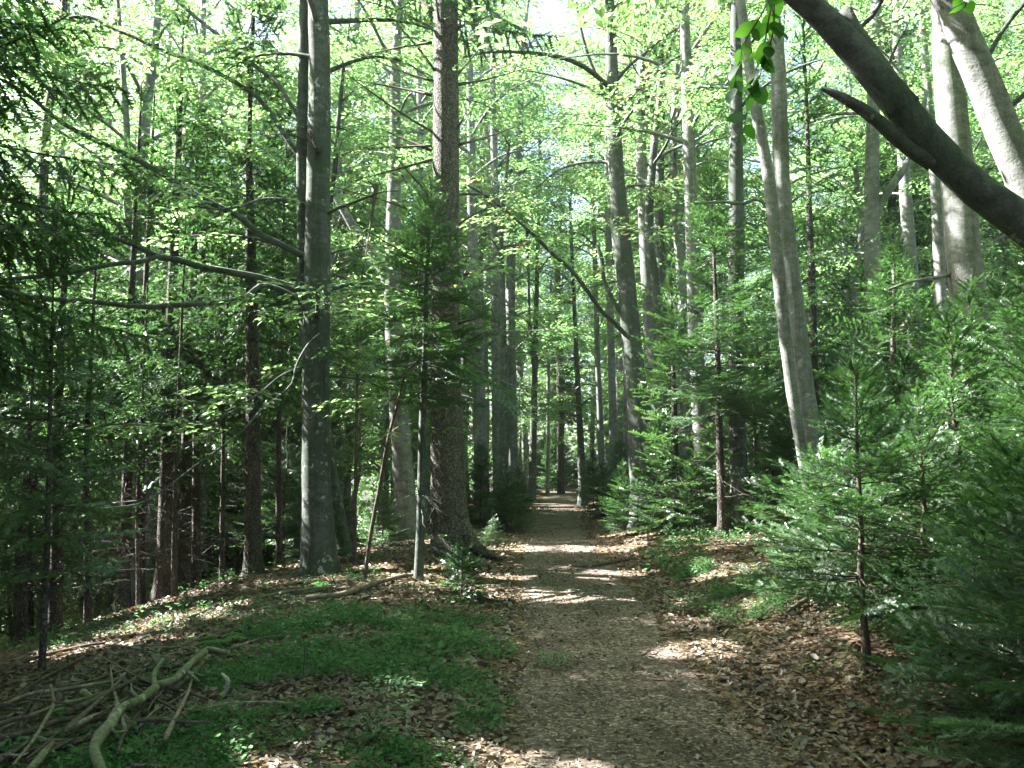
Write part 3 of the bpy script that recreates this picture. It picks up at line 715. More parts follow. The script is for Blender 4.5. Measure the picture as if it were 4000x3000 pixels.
beech_hero(33, [(1150, 1062, 17), (1152, 930, 15), (1156, 780, 12), (1160, 600, 10), (1164, 450, 8), (1167, 300, 7)], "dark slim beech where the path reaches its crest, forked high up", 405, 'beech_bark_dark', lo=5, low=6,
           limbs=[dict(p=[(1154, 800, 9), (1144, 700, 8), (1140, 550, 7), (1136, 400, 6)], leaf=0, name='stem')])
beech_hero(41, [(1183, 1055, 9), (1184, 900, 8), (1186, 700, 7)], "thin sunlit stem seen over the crest of the path", 406, lo=5, H=12, R=2.2, nb=10)
beech_hero(43, [(1212, 1050, 17), (1210, 900, 15), (1208, 750, 14), (1205, 600, 12)], "brownish straight trunk over the crest at the vanishing end of the path", 407, 'brown_bark', lo=5, low=5)
beech_hero(31, [(1258, 1045, 19), (1254, 950, 15), (1249, 850, 12), (1244, 740, 10), (1238, 600, 8), (1232, 450, 6)], "dark curved beech at the right edge of the path near its crest", 408, 'beech_bark_dark', lo=5, H=12, R=2.4, nb=10, low=4)
beech_hero(26, [(1300, 1010, 15), (1296, 900, 14), (1291, 780, 12), (1288, 650, 11), (1283, 500, 10), (1276, 300, 8)], "white lit slender beech right of the path crest", 409, low=4, R=2.5)
beech_hero(24, [(1327, 1010, 20), (1324, 900, 18), (1320, 750, 16), (1316, 600, 15), (1312, 400, 12), (1308, 200, 10)], "bluish grey straight beech next to the white slender one", 410, low=4)
beech_hero(18, [(1400, 1075, 80), (1395, 1010, 72), (1386, 930, 60), (1376, 850, 48), (1366, 750, 43), (1352, 600, 41), (1340, 480, 38), (1330, 350, 34), (1324, 200, 29), (1319, 60, 25), (1316, -40, 22)],
           "swollen-based beech with dark bark and an arching limb over the path", 411, 'beech_bark_dark', low=3, lo=7.5,
           limbs=[dict(p=[(1326, 195, 13), (1305, 178, 12), (1270, 150, 11), (1230, 130, 10), (1180, 118, 9), (1120, 113, 8), (1060, 112, 7), (1000, 124, 5)], Ds=[18, 17.7, 17.3, 17, 16.7, 16.4, 16.2, 16], dens=.5),
                  dict(p=[(1362, 735, 10.4), (1330, 700, 9.8), (1300, 672, 9.8), (1270, 630, 9.8), (1235, 585, 9.1), (1190, 545, 8.5), (1150, 505, 7.8), (1110, 470, 7.2), (1060, 430, 5.9), (1010, 400, 4.5)], Ds=[18, 17.7, 17.4, 17.1, 16.8, 16.5, 16.2, 16, 15.8, 15.6], dens=.5),
                  dict(p=[(1358, 700, 11), (1325, 650, 10), (1305, 605, 10), (1300, 560, 9), (1290, 530, 8)], leaf=0),
                  dict(p=[(1325, 260, 9), (1300, 190, 9), (1270, 120, 8), (1250, 40, 7), (1240, -30, 6)])])
beech_hero(20, [(1424, 1030, 28), (1420, 900, 30), (1412, 780, 30), (1402, 650, 29), (1394, 520, 28), (1388, 400, 26), (1384, 300, 24), (1384, 180, 20)], "beech with a low fork right behind the swollen-based one", 412, low=2,
           limbs=[dict(p=[(1388, 330, 13), (1372, 290, 12), (1352, 250, 11), (1338, 200, 9), (1330, 150, 7)], leaf=0), dict(p=[(1384, 330, 14), (1396, 270, 13), (1400, 200, 12), (1402, 100, 9)], leaf=0, name='stem')])
beech_hero(21, [(1446, 1040, 26), (1440, 850, 25), (1430, 650, 23), (1424, 500, 21), (1426, 350, 19), (1430, 180, 15)], "grey beech with ivy-dark bark between two paler trunks", 413, 'beech_bark_dark', low=2)
beech_hero(17, [(1532, 1190, 42), (1524, 1080, 38), (1514, 950, 33), (1506, 830, 30), (1500, 700, 28), (1494, 500, 28), (1488, 300, 27), (1483, 150, 24), (1479, 0, 21)], "tall straight beech lit white down its left edge behind the firs", 414, low=2)
beech_hero(14.5, [(1605, 1192, 56), (1600, 1120, 43), (1595, 1000, 38), (1591, 850, 35), (1590, 700, 34), (1591, 500, 34), (1590, 350, 31), (1590, 180, 28), (1590, 50, 25)], "dark beech between the tall pale trunk and the twin-stemmed beech", 415, 'beech_bark_dark', low=2)
beech_hero(19, [(1458, 1020, 24), (1443, 820, 21), (1418, 630, 20), (1402, 490, 19), (1410, 350, 17), (1426, 190, 14)], "curved slim beech bending left then right in the trunk cluster right of the path", 430, 'beech_bark_dark', low=2)
beech_hero(20, [(1476, 1000, 22), (1479, 800, 20), (1471, 610, 19), (1459, 440, 18), (1455, 300, 16), (1463, 130, 13)], "slim beech leaning slightly left beside the tall white-edged one", 431, low=2)
beech_hero(22, [(1352, 990, 15), (1353, 800, 14), (1341, 640, 13), (1326, 500, 12), (1311, 370, 10)], "thin beech stem crossing behind the swollen-based one", 432, low=2)
# twin stemmed beech
root, o = beech_hero(11.5, [(1778, 1190, 54), (1768, 1090, 48), (1754, 960, 44), (1735, 820, 42), (1716, 660, 40), (1700, 520, 38), (1689, 400, 36), (1684, 250, 35), (1680, 130, 32), (1670, 20, 28), (1662, -60, 26)],
           "leaning twin-stemmed silver beech striped by sun, right of the path", 416, lo=8.0, R=3.0, nb=12,
           limbs=[dict(p=[(1762, 1150, 24), (1738, 1010, 25), (1715, 870, 27), (1695, 720, 28), (1675, 520, 28), (1660, 380, 28), (1638, 260, 26), (1618, 140, 25), (1603, 30, 23), (1590, -60, 20)], leaf=0, name='stem', Ds=[11.4, 11.3, 11.2, 11.2, 11.1, 11.1, 11, 11, 11, 11]),
                  dict(p=[(1672, 470, 9), (1640, 430, 8), (1605, 440, 8), (1560, 436, 7), (1500, 440, 5)], leaf=1, dens=.4)])
beech_hero(16, [(1898, 1150, 38), (1892, 1000, 35), (1888, 850, 34), (1885, 700, 34), (1884, 550, 34), (1883, 400, 31), (1886, 250, 28), (1890, 100, 25), (1893, 0, 23)], "beech with a low forked limb between the twin stems and the thick right trunk", 417, low=2, lo=7.5,
           limbs=[dict(p=[(1888, 470, 20), (1912, 425, 18), (1935, 390, 17), (1955, 360, 16), (1985, 300, 13), (2000, 200, 10)], leaf=0), dict(p=[(1888, 770, 10), (1920, 740, 14), (1945, 715, 16), (1965, 690, 16), (1980, 660, 12)], leaf=0, mat='bleached', Ds=[16, 15.6, 15.2, 15, 14.8])])
beech_hero(20, [(1992, 1010, 32), (1984, 850, 31), (1975, 700, 30), (1966, 560, 28), (1955, 400, 25), (1945, 250, 22), (1938, 80, 18)], "mottled beech behind the forked-limb one, partly hidden by firs", 418, low=2)
beech_hero(18, [(2045, 930, 30), (2038, 780, 28), (2032, 650, 26), (2028, 540, 24), (2020, 400, 22), (2008, 250, 19), (1995, 80, 16)], "spotted pale beech just left of the thick right trunk", 419, low=1)
beech_hero(9.5, [(2135, 1200, 96), (2122, 980, 84), (2108, 800, 78), (2096, 680, 74), (2082, 560, 72), (2072, 430, 70), (2062, 300, 66), (2048, 150, 60), (2038, 0, 56), (2030, -80, 52)], "thick upright beech at the right with sun on its left side", 420, lo=8, R=3.2,
           limbs=[dict(p=[(2070, 590, 10), (2020, 600, 9), (1970, 608, 7), (1920, 625, 5)], leaf=0), dict(p=[(2110, 760, 10), (2160, 740, 8), (2230, 720, 7), (2300, 700, 5)], leaf=0)])
# near leaning trunks, rooted outside the frame on the right
root, Wp, rd, o = hero("beech_tree", 5.0, [(2900, 1200, 114.0), (2660, 870, 102.6), (2480, 690, 92.7), (2350, 585, 87.4), (2212, 482, 80.6), (2100, 400, 75.2), (2000, 300, 72.2), (1930, 210, 68.4), (1850, 115, 63.8), (1780, 40, 57.8), (1700, -30, 53.2), (1600, -120, 45.6)],
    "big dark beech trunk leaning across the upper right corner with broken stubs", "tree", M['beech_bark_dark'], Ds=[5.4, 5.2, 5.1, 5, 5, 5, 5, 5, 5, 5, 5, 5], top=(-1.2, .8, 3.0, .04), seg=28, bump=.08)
limb(root, o, 5, [(2015, 350, 40), (1960, 318, 34), (1915, 275, 29), (1865, 235, 26), (1825, 212, 22), (1797, 198, 17), (1774, 190, 10)], M['beech_bark_dark'], name="broken_stub", seg=14, bump=.35)
limb(root, o, 5, [(1950, 240, 72), (1895, 155, 58), (1860, 98, 47), (1838, 55, 42), (1824, 24, 38)], M['beech_bark_dark'], name="broken_stub", seg=14, bump=.3)
limb(root, o, 5, [(1830, 40, 14), (1855, 60, 12), (1880, 40, 11), (1905, 0, 10), (1930, -60, 8)], M['beech_bark_dark'], name="branch")
fo = Fol(); wd = Wood(); r = np.random.default_rng(55)
beech_crown(fo, wd, Wp[4:] - o, rd[4:], 5.2, Wp[-1][2] - o[2], 2.6, 10, r, dens=.8, step=.4)
to_trunk(root, wd); link("crown", fo.mesh("beech_leaves", SPRAYS, M['beech_leaf'], r), root)
root, Wp, rd, o = hero("beech_tree", 6.6, [(2640, 1300, 98.8), (2520, 1000, 91.2), (2400, 760, 85.1), (2300, 580, 80.6), (2225, 420, 76.0), (2170, 290, 72.2), (2130, 190, 69.9), (2085, 90, 66.9), (2050, 0, 63.8), (2010, -100, 59.3)],
    "sunlit leaning beech trunk in the top right corner above the dark leaning one", "tree", M['beech_bark'], top=(-.8, .6, 4, .04), seg=28, bump=.08)
fo = Fol(); wd = Wood()
beech_crown(fo, wd, Wp[4:] - o, rd[4:], 5.8, Wp[-1][2] - o[2], 2.8, 10, r, dens=.8, step=.4)
to_trunk(root, wd); link("crown", fo.mesh("beech_leaves", SPRAYS, M['beech_leaf'], r), root)
for pp in ([(2160, 250, 14), (2200, 215, 12), (2260, 160, 10)], [(2130, 130, 12), (2170, 60, 10), (2220, 0, 8)]): limb(root, o, 6.6, pp, bm)
# beeches behind the spruce on the left
beech_hero(17, [(885, 1195, 52), (876, 1080, 47), (866, 950, 44), (857, 800, 41), (850, 680, 39), (848, 560, 34), (851, 430, 30), (853, 300, 26), (856, 120, 21)], "grey forked beech between the left beech and the thick spruce", 421, low=3,
           limbs=[dict(p=[(852, 640, 26), (830, 590, 24), (805, 545, 22), (770, 500, 20), (740, 450, 16), (700, 380, 12)], leaf=1, dens=.5, name='stem')])
beech_hero(14, [(748, 1240, 34), (738, 1150, 28), (722, 1050, 24), (708, 950, 20), (698, 800, 17), (700, 600, 13)], "thin leaning beech stem tucked behind the left beech's base", 422, 'beech_bark_dark', lo=5, H=9, R=1.8, nb=7)
beech_hero(10.8, [(784, 1258, 9), (800, 1160, 9), (822, 1040, 8), (838, 950, 7), (862, 860, 6), (880, 780, 4)], "thin curved sapling between the left beech and the young fir", 423, 'twig', lo=1.6, H=3.6, R=.7, nb=5, flare=.1, name="beech_sapling")
beech_hero(12.5, [(766, 1235, 9), (767, 1100, 8), (770, 950, 7), (772, 800, 6), (775, 650, 4)], "dark needle-thin sapling left of the curved one", 424, 'twig', lo=2.4, H=5.5, R=1.0, nb=8, flare=.1, name="beech_sapling")

# ---- conifer trunks of the left wood
def spruce_hero(D, pts, label, seed, H=16, lo=5.0, R=2.0, dead=36, shoot='spr2', sl=.17, mat='brown_bark', nm='spruce', name="spruce_tree", fill=.9, whorl=.5, deadR=1.1, hang=.5, flare=.3, droop=.3, nper=5):
    tw = P(*pts[-1][:2], D)
    root, Wp, rd, o = hero(name, D, pts, label, "tree", M[mat], top=(0, 0, max(.6, H - tw[2]), .012), seg=14, flare=flare)
    fo = Fol(); r = np.random.default_rng(seed); wd = Wood()
    conifer(fo, wd, (0, 0, 0), H=H, lo=lo, Rc=R, r=r, sl=sl, whorl=whorl, nper=nper, droop=droop, hang=hang, tip_up=.3, path=(Wp - o, rd * .8), fill=fill, dead_lo=.6, dead_n=dead, deadR=deadR)
    to_trunk(root, wd); link("crown", fo.mesh("needles", SHOOT[shoot], M[nm], r), root)
    return root
spruce_hero(13, [(548, 1285, 46), (547, 1200, 37), (546, 1050, 34), (546, 900, 31), (545, 750, 28), (543, 600, 24), (540, 450, 18), (538, 300, 12)], "reddish-brown spruce left of the stout beech with a dark hanging crown", 501, H=11, lo=3.0, R=1.8, nper=7, whorl=.4)
spruce_hero(14, [(264, 1335, 40.6), (268, 1250, 25.0), (272, 1150, 21.8), (275, 1000, 19.5), (277, 800, 15.6)], "dark spruce with flared root standing behind the sunny patch", 502, H=8.5, lo=2.6, R=1.7, shoot='spr2', sl=.17, whorl=.36, nper=6)
spruce_hero(14.2, [(302, 1325, 23.4), (303, 1200, 18.7), (305, 1000, 15.6), (307, 800, 12.5)], "slimmer dark spruce touching the one with the flared root", 503, H=8.5, lo=2.6, R=1.7, shoot='spr2', sl=.17, whorl=.36, nper=6)
spruce_hero(13.6, [(350, 1312, 48.4), (355, 1230, 35.9), (359, 1100, 31.2), (362, 950, 27.3), (365, 800, 23.4)], "widest dark spruce trunk of the left wood", 504, H=9.5, lo=2.6, R=1.7, shoot='spr2', sl=.17, whorl=.36, nper=6)
spruce_hero(15, [(394, 1300, 32.8), (397, 1220, 28.1), (400, 1100, 25.7), (403, 950, 21.8)], "dark spruce directly right of the widest trunk", 505, H=8.5, lo=2.6, R=1.7, shoot='spr2', sl=.17, whorl=.36, nper=6)
spruce_hero(14.5, [(425, 1285, 22), (424, 1180, 18), (424, 1050, 16), (425, 900, 14)], "slender black spruce stem at the edge of the left wood", 506, lo=2.4, H=8, R=1.3)
spruce_hero(12.4, [(378, 1325, 15), (376, 1240, 13), (378, 1120, 11), (380, 1000, 8)], "short snag-like spruce pole in front of the dark trunks", 507, lo=2.8, H=5.5, R=.9, shoot='spr1', sl=.11, whorl=.3)
spruce_hero(11.3, [(192, 1345, 17), (190, 1250, 15), (188, 1120, 13), (186, 980, 11)], "thin dark pole spruce left of the flared trunk", 508, lo=1.6, H=4.6, R=1.2, shoot='spr1', sl=.11, whorl=.34)
spruce_hero(11.6, [(118, 1385, 31.2), (120, 1300, 26.5), (123, 1180, 23.4), (125, 1000, 21.1), (128, 800, 17.2)], "broad shaded spruce behind the thin foreground pole", 509, H=6.0, lo=2.6, R=1.7, shoot='spr2', sl=.17, whorl=.36, nper=6)
spruce_hero(10.5, [(52, 1415, 14), (54, 1300, 12), (56, 1180, 10), (60, 1000, 8)], "thin pole spruce near the left edge of the wood", 510, lo=1.4, H=3.8, R=1.1, shoot='spr1', sl=.11, whorl=.32)
spruce_hero(7.0, [(88, 1475, 16), (93, 1400, 14), (98, 1250, 13), (104, 1080, 11), (108, 900, 9), (112, 720, 6), (116, 600, 3)], "thin young spruce standing alone nearest the branch pile", 511, lo=.9, H=3.3, R=.95, shoot='fir1', sl=.11, whorl=.26, nm='fir', dead=18, deadR=.6, hang=.15, flare=.1)
spruce_hero(14, [(480, 1270, 12), (480, 1150, 11), (482, 1000, 9), (484, 850, 7)], "whip-thin spruce right of the left wood", 512, lo=2.2, H=7, R=1.0, shoot='spr2')
spruce_hero(15, [(603, 1255, 14), (602, 1100, 13), (602, 950, 11), (604, 800, 8)], "thin brown spruce between the reddish trunk and the stout beech", 513, lo=3.0, H=8, R=1.2)
spruce_hero(12.8, [(300, 1330, 9), (298, 1250, 8), (297, 1100, 7)], "small dead-looking pole among the dark trunks", 514, lo=2.8, H=4.5, R=.7, shoot='spr1', sl=.11, whorl=.3)
# bough of a spruce reaching in from the left edge
o = np.array([-5.7, 6.8, gz(-5.7, 6.8)]); root = empty("spruce_tree", o, "spruce at the left edge whose dark boughs hang into the top left corner", "tree")
fo = Fol(); wd = Wood(); r = np.random.default_rng(77)
conifer(fo, wd, (0, 0, 0), H=11, lo=3.4, Rc=2.9, r=r, sl=.17, whorl=.36, nper=7, droop=.42, hang=.55, trunk_r=.14, fill=.95, dead_lo=1.2, dead_n=20, deadR=1.0)
link("trunk", wd.mesh("spruce_wood", M['brown_bark']), root); link("crown", fo.mesh("needles", SHOOT['spr2'], M['spruce'], r), root); TREES.append((o[0], o[1]))

# spruces of the right side
spruce_hero(13.5, [(1563, 1205, 24), (1560, 1120, 20), (1556, 1000, 17), (1552, 850, 14), (1548, 700, 11), (1542, 550, 7), (1538, 440, 3)], "green young spruce with a dark bare foot right of the path", 520, lo=2.1, H=6.6, R=1.8, shoot='fir1', sl=.11, nm='fir', whorl=.25, mat='brown_bark', hang=.12, droop=.12, dead=30, nper=8)
spruce_hero(16, [(1760, 900, 20), (1757, 750, 18), (1753, 600, 16), (1748, 450, 13), (1745, 300, 9)], "slim brown spruce right behind the twin-stemmed beech", 521, lo=3.0, H=11, R=1.7, shoot='spr2', nm='fir')
spruce_hero(12, [(1925, 1180, 20), (1925, 1000, 17), (1928, 850, 14), (1930, 700, 10), (1932, 580, 4)], "bright-tipped spruce before the forked-limb beech", 522, lo=.8, H=4.9, R=1.6, shoot='fir1', sl=.11, nm='fir', whorl=.24, nper=7, hang=.1, droop=.1, dead=10)
spruce_hero(15, [(1460, 1060, 14), (1458, 950, 13), (1456, 850, 11), (1452, 700, 7)], "young spruce left of the dark-footed one", 523, lo=1.0, H=5.2, R=1.3, shoot='fir2', nm='fir', whorl=.36, hang=.12, droop=.12)

# ---- young firs: (px, D, scale, kind, label)
def firs(lst, grp):
    for (X, D, sc, kind, lab) in lst:
        x = (X - 1106) / F_PX * D
        plant(kind, x, D, rng.random() * 6.28, sc, "young_fir", lab, "fir", grp)
# near ones with fine needles, built singly
def near_fir(X, D, H, Rc, seed, label, shoot='fir0', sl=.10, lo=.15, whorl=.15, nper=8, fill=.97, lean=(0, 0), hang=.05, droop=.15):
    x = (X - 1106) / F_PX * D; root = empty("young_fir", (x, D, gz(x, D)), label, "fir", "young firs crowding the right side of the path")
    fo = Fol(); wd = Wood(); r = np.random.default_rng(seed)
    conifer(fo, wd, (0, 0, 0), H=H, lo=lo, Rc=Rc, r=r, sl=sl, whorl=whorl, nper=nper, droop=droop, tip_up=.2, trunk_r=.009 + .008 * H, fill=fill, side_k=.5, twig_gap=1.1, lean=lean, hang=hang, dead_lo=.1, dead_n=6, deadR=Rc * .8)
    link("trunk", wd.mesh("fir_wood", M['twig']), root); link("crown", fo.mesh("fir_needles_mesh", SHOOT[shoot], M['fir'], r), root); TREES.append((x, D))
near_fir(2330, 3.4, 1.7, 1.05, 601, "closest young fir filling the lower right corner")
near_fir(1850, 5.9, 2.2, 1.0, 602, "young fir with a bare lower stem overhanging the leaf litter", lo=.45, whorl=.18, fill=.9)
near_fir(2290, 5.0, 2.3, 1.1, 603, "young fir at the right edge behind the closest one")
near_fir(2060, 7.2, 2.7, 1.15, 604, "dark young fir rising behind the overhanging one", 'fir1', .11, whorl=.2)
near_fir(2250, 7.6, 3.5, 1.35, 605, "tall young fir at the right edge below the thick trunk", 'fir1', .11, whorl=.2)
near_fir(2110, 8.8, 3.3, 1.2, 606, "young fir hiding the foot of the thick right beech", 'fir1', .11, whorl=.2)
near_fir(2180, 4.3, 1.45, .95, 608, "low young fir spreading below the tall ones at the right edge")
near_fir(1985, 6.3, 1.9, 1.1, 609, "dense young fir just right of the overhanging one")
near_fir(1775, 8.2, 1.5, 1.05, 610, "broad young fir before the foot of the twin-stemmed beech", 'fir1', .11)
near_fir(2330, 6.2, 3.0, 1.3, 611, "tall young fir half outside the right edge")
near_fir(1000, 9.6, .55, .45, 607, "knee-high fir at the left edge of the path before the thick spruce", 'fir1', .10, lo=.06, whorl=.12)
firs([(1790, 8.8, .55, 'fir1', "low fir at the foot of the twin-stemmed beech"), (1720, 9.8, .42, 'fir2', "small fir left of the twin beech's foot"), (1960, 9.6, 1.0, 'fir0', "fir between the overhanging one and the bright-tipped spruce"),
      (1850, 10.5, .95, 'fir1', "fir directly right of the twin beech"), (2030, 11.5, 1.25, 'fir2', "fir at the foot of the spotted pale beech"), (2180, 12, 1.5, 'fir0', "tall fir seen right of the thick trunk"),
      (1700, 13.5, .9, 'fir0', "fir behind the twin-stemmed beech"), (1815, 13, 1.2, 'fir2', "fir in shade behind the twin beech's right stem"), (1920, 15, 1.4, 'fir0', "fir below the forked-limb beech"), (2000, 16, 1.6, 'fir1', "fir before the mottled beech"),
      (2120, 15, 1.9, 'fir2', "large fir behind the thick right beech"), (1425, 15.2, .9, 'fir0', "sunlit pale fir at the right edge of the path"), (1375, 16.8, .66, 'fir2', "low fir left of the sunlit pale one"), (1490, 14.6, .62, 'fir1', "low fir right of the sunlit pale one"), (1340, 20.5, .8, 'fir0', "fir half hidden behind the bushy one at the path's right edge"), (1345, 18.5, .70, 'fir1', "bushy fir at the path's right edge before the swollen beech"),
      (1300, 23, .8, 'fir2', "shaded fir further along the right edge of the path"), (1500, 17.5, 1.0, 'fir2', "fir behind the sunlit pale one"), (1650, 17, 1.3, 'fir1', "fir behind the dark beech"), (1280, 29, .8, 'fir0', "last fir on the right before the path's crest"),
      (1410, 23, 1.1, 'fir1', "fir behind the swollen-based beech"), (1560, 21, 1.4, 'fir0', "fir in the gap right of the tall pale trunk"), (2200, 18, 1.9, 'fir1', "fir deep in the wood at the right edge"), (1760, 19, 1.6, 'fir0', "fir deep behind the twin beech")],
     "young firs crowding the right side of the path")
firs([(1065, 15.2, .28, 'fir0', "tiny bright fir beside the root of the thick spruce"), (1095, 19.5, .75, 'fir2', "bushy fir left of the path at the foot of the pale cluster"), (1040, 20.5, .9, 'fir1', "fir behind the tiny bright one"), (1120, 24, .55, 'fir0', "low fir nearing the crest on the left"),
      (830, 15, .6, 'fir2', "fir in shade behind the curved sapling"), (730, 13.2, .35, 'fir1', "small fir hugging the left beech's foot"), (620, 16, 1.1, 'fir0', "fir behind the thin brown spruce"), (520, 19, 1.5, 'fir1', "fir glimpsed past the reddish spruce"), (700, 19, 1.3, 'fir2', "fir behind the stout beech")],
     "young firs left of the path")

for (x_, y_, sc_) in ((1.9, 50, 1.0), (3.1, 52, 1.3), (4.2, 49, .9), (2.6, 56, 1.5), (1.0, 54, 1.2)):
    plant('firfar1', x_, y_, rng.random() * 6.28, sc_, "young_fir", "dark bushy fir closing the view beyond the crest of the path", "fir", "firs beyond the crest of the path")
for i, (x_, y_, sc_) in enumerate(((-8.2, 21, 1.2), (-15.5, 27, 1.6), (-5.6, 26, 1.35), (-19, 31, 1.7), (-13, 35, 1.7), (-1.6, 38, 1.5), (5.0, 37, 1.5), (-20, 38, 1.9))):
    plant('beech%d' % (i % 3), x_, y_, rng.random() * 6.28, sc_, "beech_tree", "tall full-crowned beech behind the stout left beech and the thick spruce" if x_ < 0 else "tall full-crowned beech arching over the far path", "tree", "tall beeches roofing the path")
# ------------------------------------------------------------------ the rest of the wood (copies)
rf = np.random.default_rng(99)
def near_tree(x, y, d): return any((x - a) ** 2 + (y - b) ** 2 < d * d for a, b in TREES)
def fill(x0f, x1f, y0, y1, cell, choose, dmin=1.5, inside=True):
    y = y0
    while y < y1:
        x = x0f(y)
        while x < x1f(y):
            px, py = x + rf.uniform(-.45, .45) * cell, y + rf.uniform(-.45, .45) * cell
            x += cell
            if abs(px - pathx(py)) < (2.1 if py < 45 else 0): continue
            if near_tree(px, py, dmin): continue
            k = choose(px, py)
            if k is None: continue
            kind, nm, lab, cat, grp, s0, s1 = k
            sc = rf.uniform(s0, s1)
            plant(kind, px, py, rf.random() * 6.28, sc, nm, lab, cat, grp, sz=sc * rf.uniform(.92, 1.1))
        y += cell
side_of = lambda x, y: "left of the path" if x < pathx(y) else "right of the path"
def choose_far(x, y):
    s = side_of(x, y); u = rf.random(); dist = "deep in the wood" if y > 32 else "in the middle distance"
    if x < -.16 * y and y < 37:
        if u < .42: return ('beech%d' % rf.integers(3), "beech_tree", "slender grey beech %s %s" % (dist, s), "tree", "beeches of the wood " + s, 1.0, 1.4)
        if u < .50: return ('spruce%d' % rf.integers(2), "spruce_tree", "tall brown spruce with hanging boughs %s %s" % (dist, s), "tree", "spruces of the wood " + s, .8, 1.0)
        if u < .9: return ('low%d' % rf.integers(3), "beech_tree", "low leafy beech %s %s" % (dist, s), "tree", "understorey beeches " + s, 1.0, 1.5)
        return None
    if x < pathx(y) - 3:
        if u < .26: return ('spruce%d' % rf.integers(2), "spruce_tree", "tall brown spruce with hanging boughs %s %s" % (dist, s), "tree", "spruces of the wood " + s, 1.0, 1.35)
        if u < .70: return ('beech%d' % rf.integers(3), "beech_tree", "slender grey beech %s %s" % (dist, s), "tree", "beeches of the wood " + s, 1.1, 1.5)
        if u < .80: return ('pole%d' % rf.integers(2), "spruce_tree", "thin pole spruce with dead twigs %s %s" % (dist, s), "tree", "pole spruces of the wood " + s, .8, 1.2)
        return ('low%d' % rf.integers(3), "beech_tree", "low leafy beech %s %s" % (dist, s), "tree", "understorey beeches " + s, .8, 1.2)
    if u < .58: return ('beech%d' % rf.integers(3), "beech_tree", "slender grey beech %s %s" % (dist, s), "tree", "beeches of the wood " + s, 1.0, 1.4)
    if u < .68: return ('spruce%d' % rf.integers(2), "spruce_tree", "tall brown spruce with hanging boughs %s %s" % (dist, s), "tree", "spruces of the wood " + s, .8, 1.1)
    if u < .86: return ('low%d' % rf.integers(3), "beech_tree", "low leafy beech %s %s" % (dist, s), "tree", "understorey beeches " + s, .7, 1.0)
    return ('firfar%d' % rf.integers(2), "young_fir", "bushy fir %s %s" % (dist, s), "fir", "firs of the wood " + s, .8, 1.5)
fill(lambda y: -.70 * y - 1, lambda y: .70 * y + 1, 24, 66, 3.7, choose_far, 1.6)
# middle distance, left: understorey leaves and poles
def choose_mid_left(x, y):
    u = rf.random(); s = "left of the path"
    if u < .20: return ('pole%d' % rf.integers(2), "spruce_tree", "thin pole spruce with dead twigs in the middle distance " + s, "tree", "pole spruces of the wood " + s, .7, 1.1)
    if u < .80: return ('low%d' % rf.integers(3), "beech_tree", "low leafy beech in the middle distance " + s, "tree", "understorey beeches " + s, .8, 1.2)
    if u < .88: return ('beech%d' % rf.integers(3), "beech_tree", "slender grey beech in the middle distance " + s, "tree", "beeches of the wood " + s, .8, 1.1)
    if u < .96: return ('spruce%d' % rf.integers(2), "spruce_tree", "tall brown spruce with hanging boughs in the middle distance " + s, "tree", "spruces of the wood " + s, .8, 1.0)
    return None
fill(lambda y: -.70 * y - 1, lambda y: -.12 * y - 1.0, 15.5, 24, 2.2, choose_mid_left, 1.0)
def choose_mid_right(x, y):
    u = rf.random(); s = "right of the path"
    if u < .35: return ('firfar%d' % rf.integers(2), "young_fir", "bushy fir in the middle distance " + s, "fir", "firs of the wood " + s, .8, 1.5)
    if u < .55: return ('low%d' % rf.integers(3), "beech_tree", "low leafy beech in the middle distance " + s, "tree", "understorey beeches " + s, .7, 1.0)
    if u < .7: return ('beech%d' % rf.integers(3), "beech_tree", "slender grey beech in the middle distance " + s, "tree", "beeches of the wood " + s, .8, 1.0)
    return None
fill(lambda y: .16 * y + 1.5, lambda y: .70 * y + 1, 16.5, 24, 2.3, choose_mid_right, 1.0)
# far-off wood beyond the last single trees
def far_wood():
    r = np.random.default_rng(8); n = 90000
    ang = r.uniform(-.72, .72, n); dist = r.uniform(64, 82, n); x = dist * np.tan(ang) ; y = dist
    zt = 17 + 6 * vnoise(x, y, .12); z = r.random(n) ** .9 * zt
    cl = fbm(x + 3 * vnoise(z, x, .5), z * 1.3, .45); k = cl > .40 + .10 * (z / zt) - .12 * (z < 4)
    x, y, z = x[k], y[k], z[k]; n = len(x)
    T = np.array([[-.5, 0, 0], [0, .32, .1], [.5, 0, 0], [0, -.32, .1]])[None]
    A = stamp(T, np.stack([x, y, ground(x, y) + z], -1), r.random(n) * 6.28, r.normal(0, .5, n), r.normal(0, .6, n), r.uniform(.4, .8, n))
    tag(link("distant_woods", card_mesh("distant_woods", A, M['beech_leaf'])), "green mass of far-off trees closing the view", "woods", kind="stuff")
far_wood()
for (x_, y_, k_) in ((-8.8, 8.4, 0), (-10.6, 10.8, 2), (-8.2, 5.6, 1)):  # added beeches out of view, placed to keep the sun off the near path
    plant('beech%d' % k_, x_, y_, 1.3 * k_, .95, "beech_tree", "canopy beech beside the view left of the path", "tree", "canopy beeches beside the view")
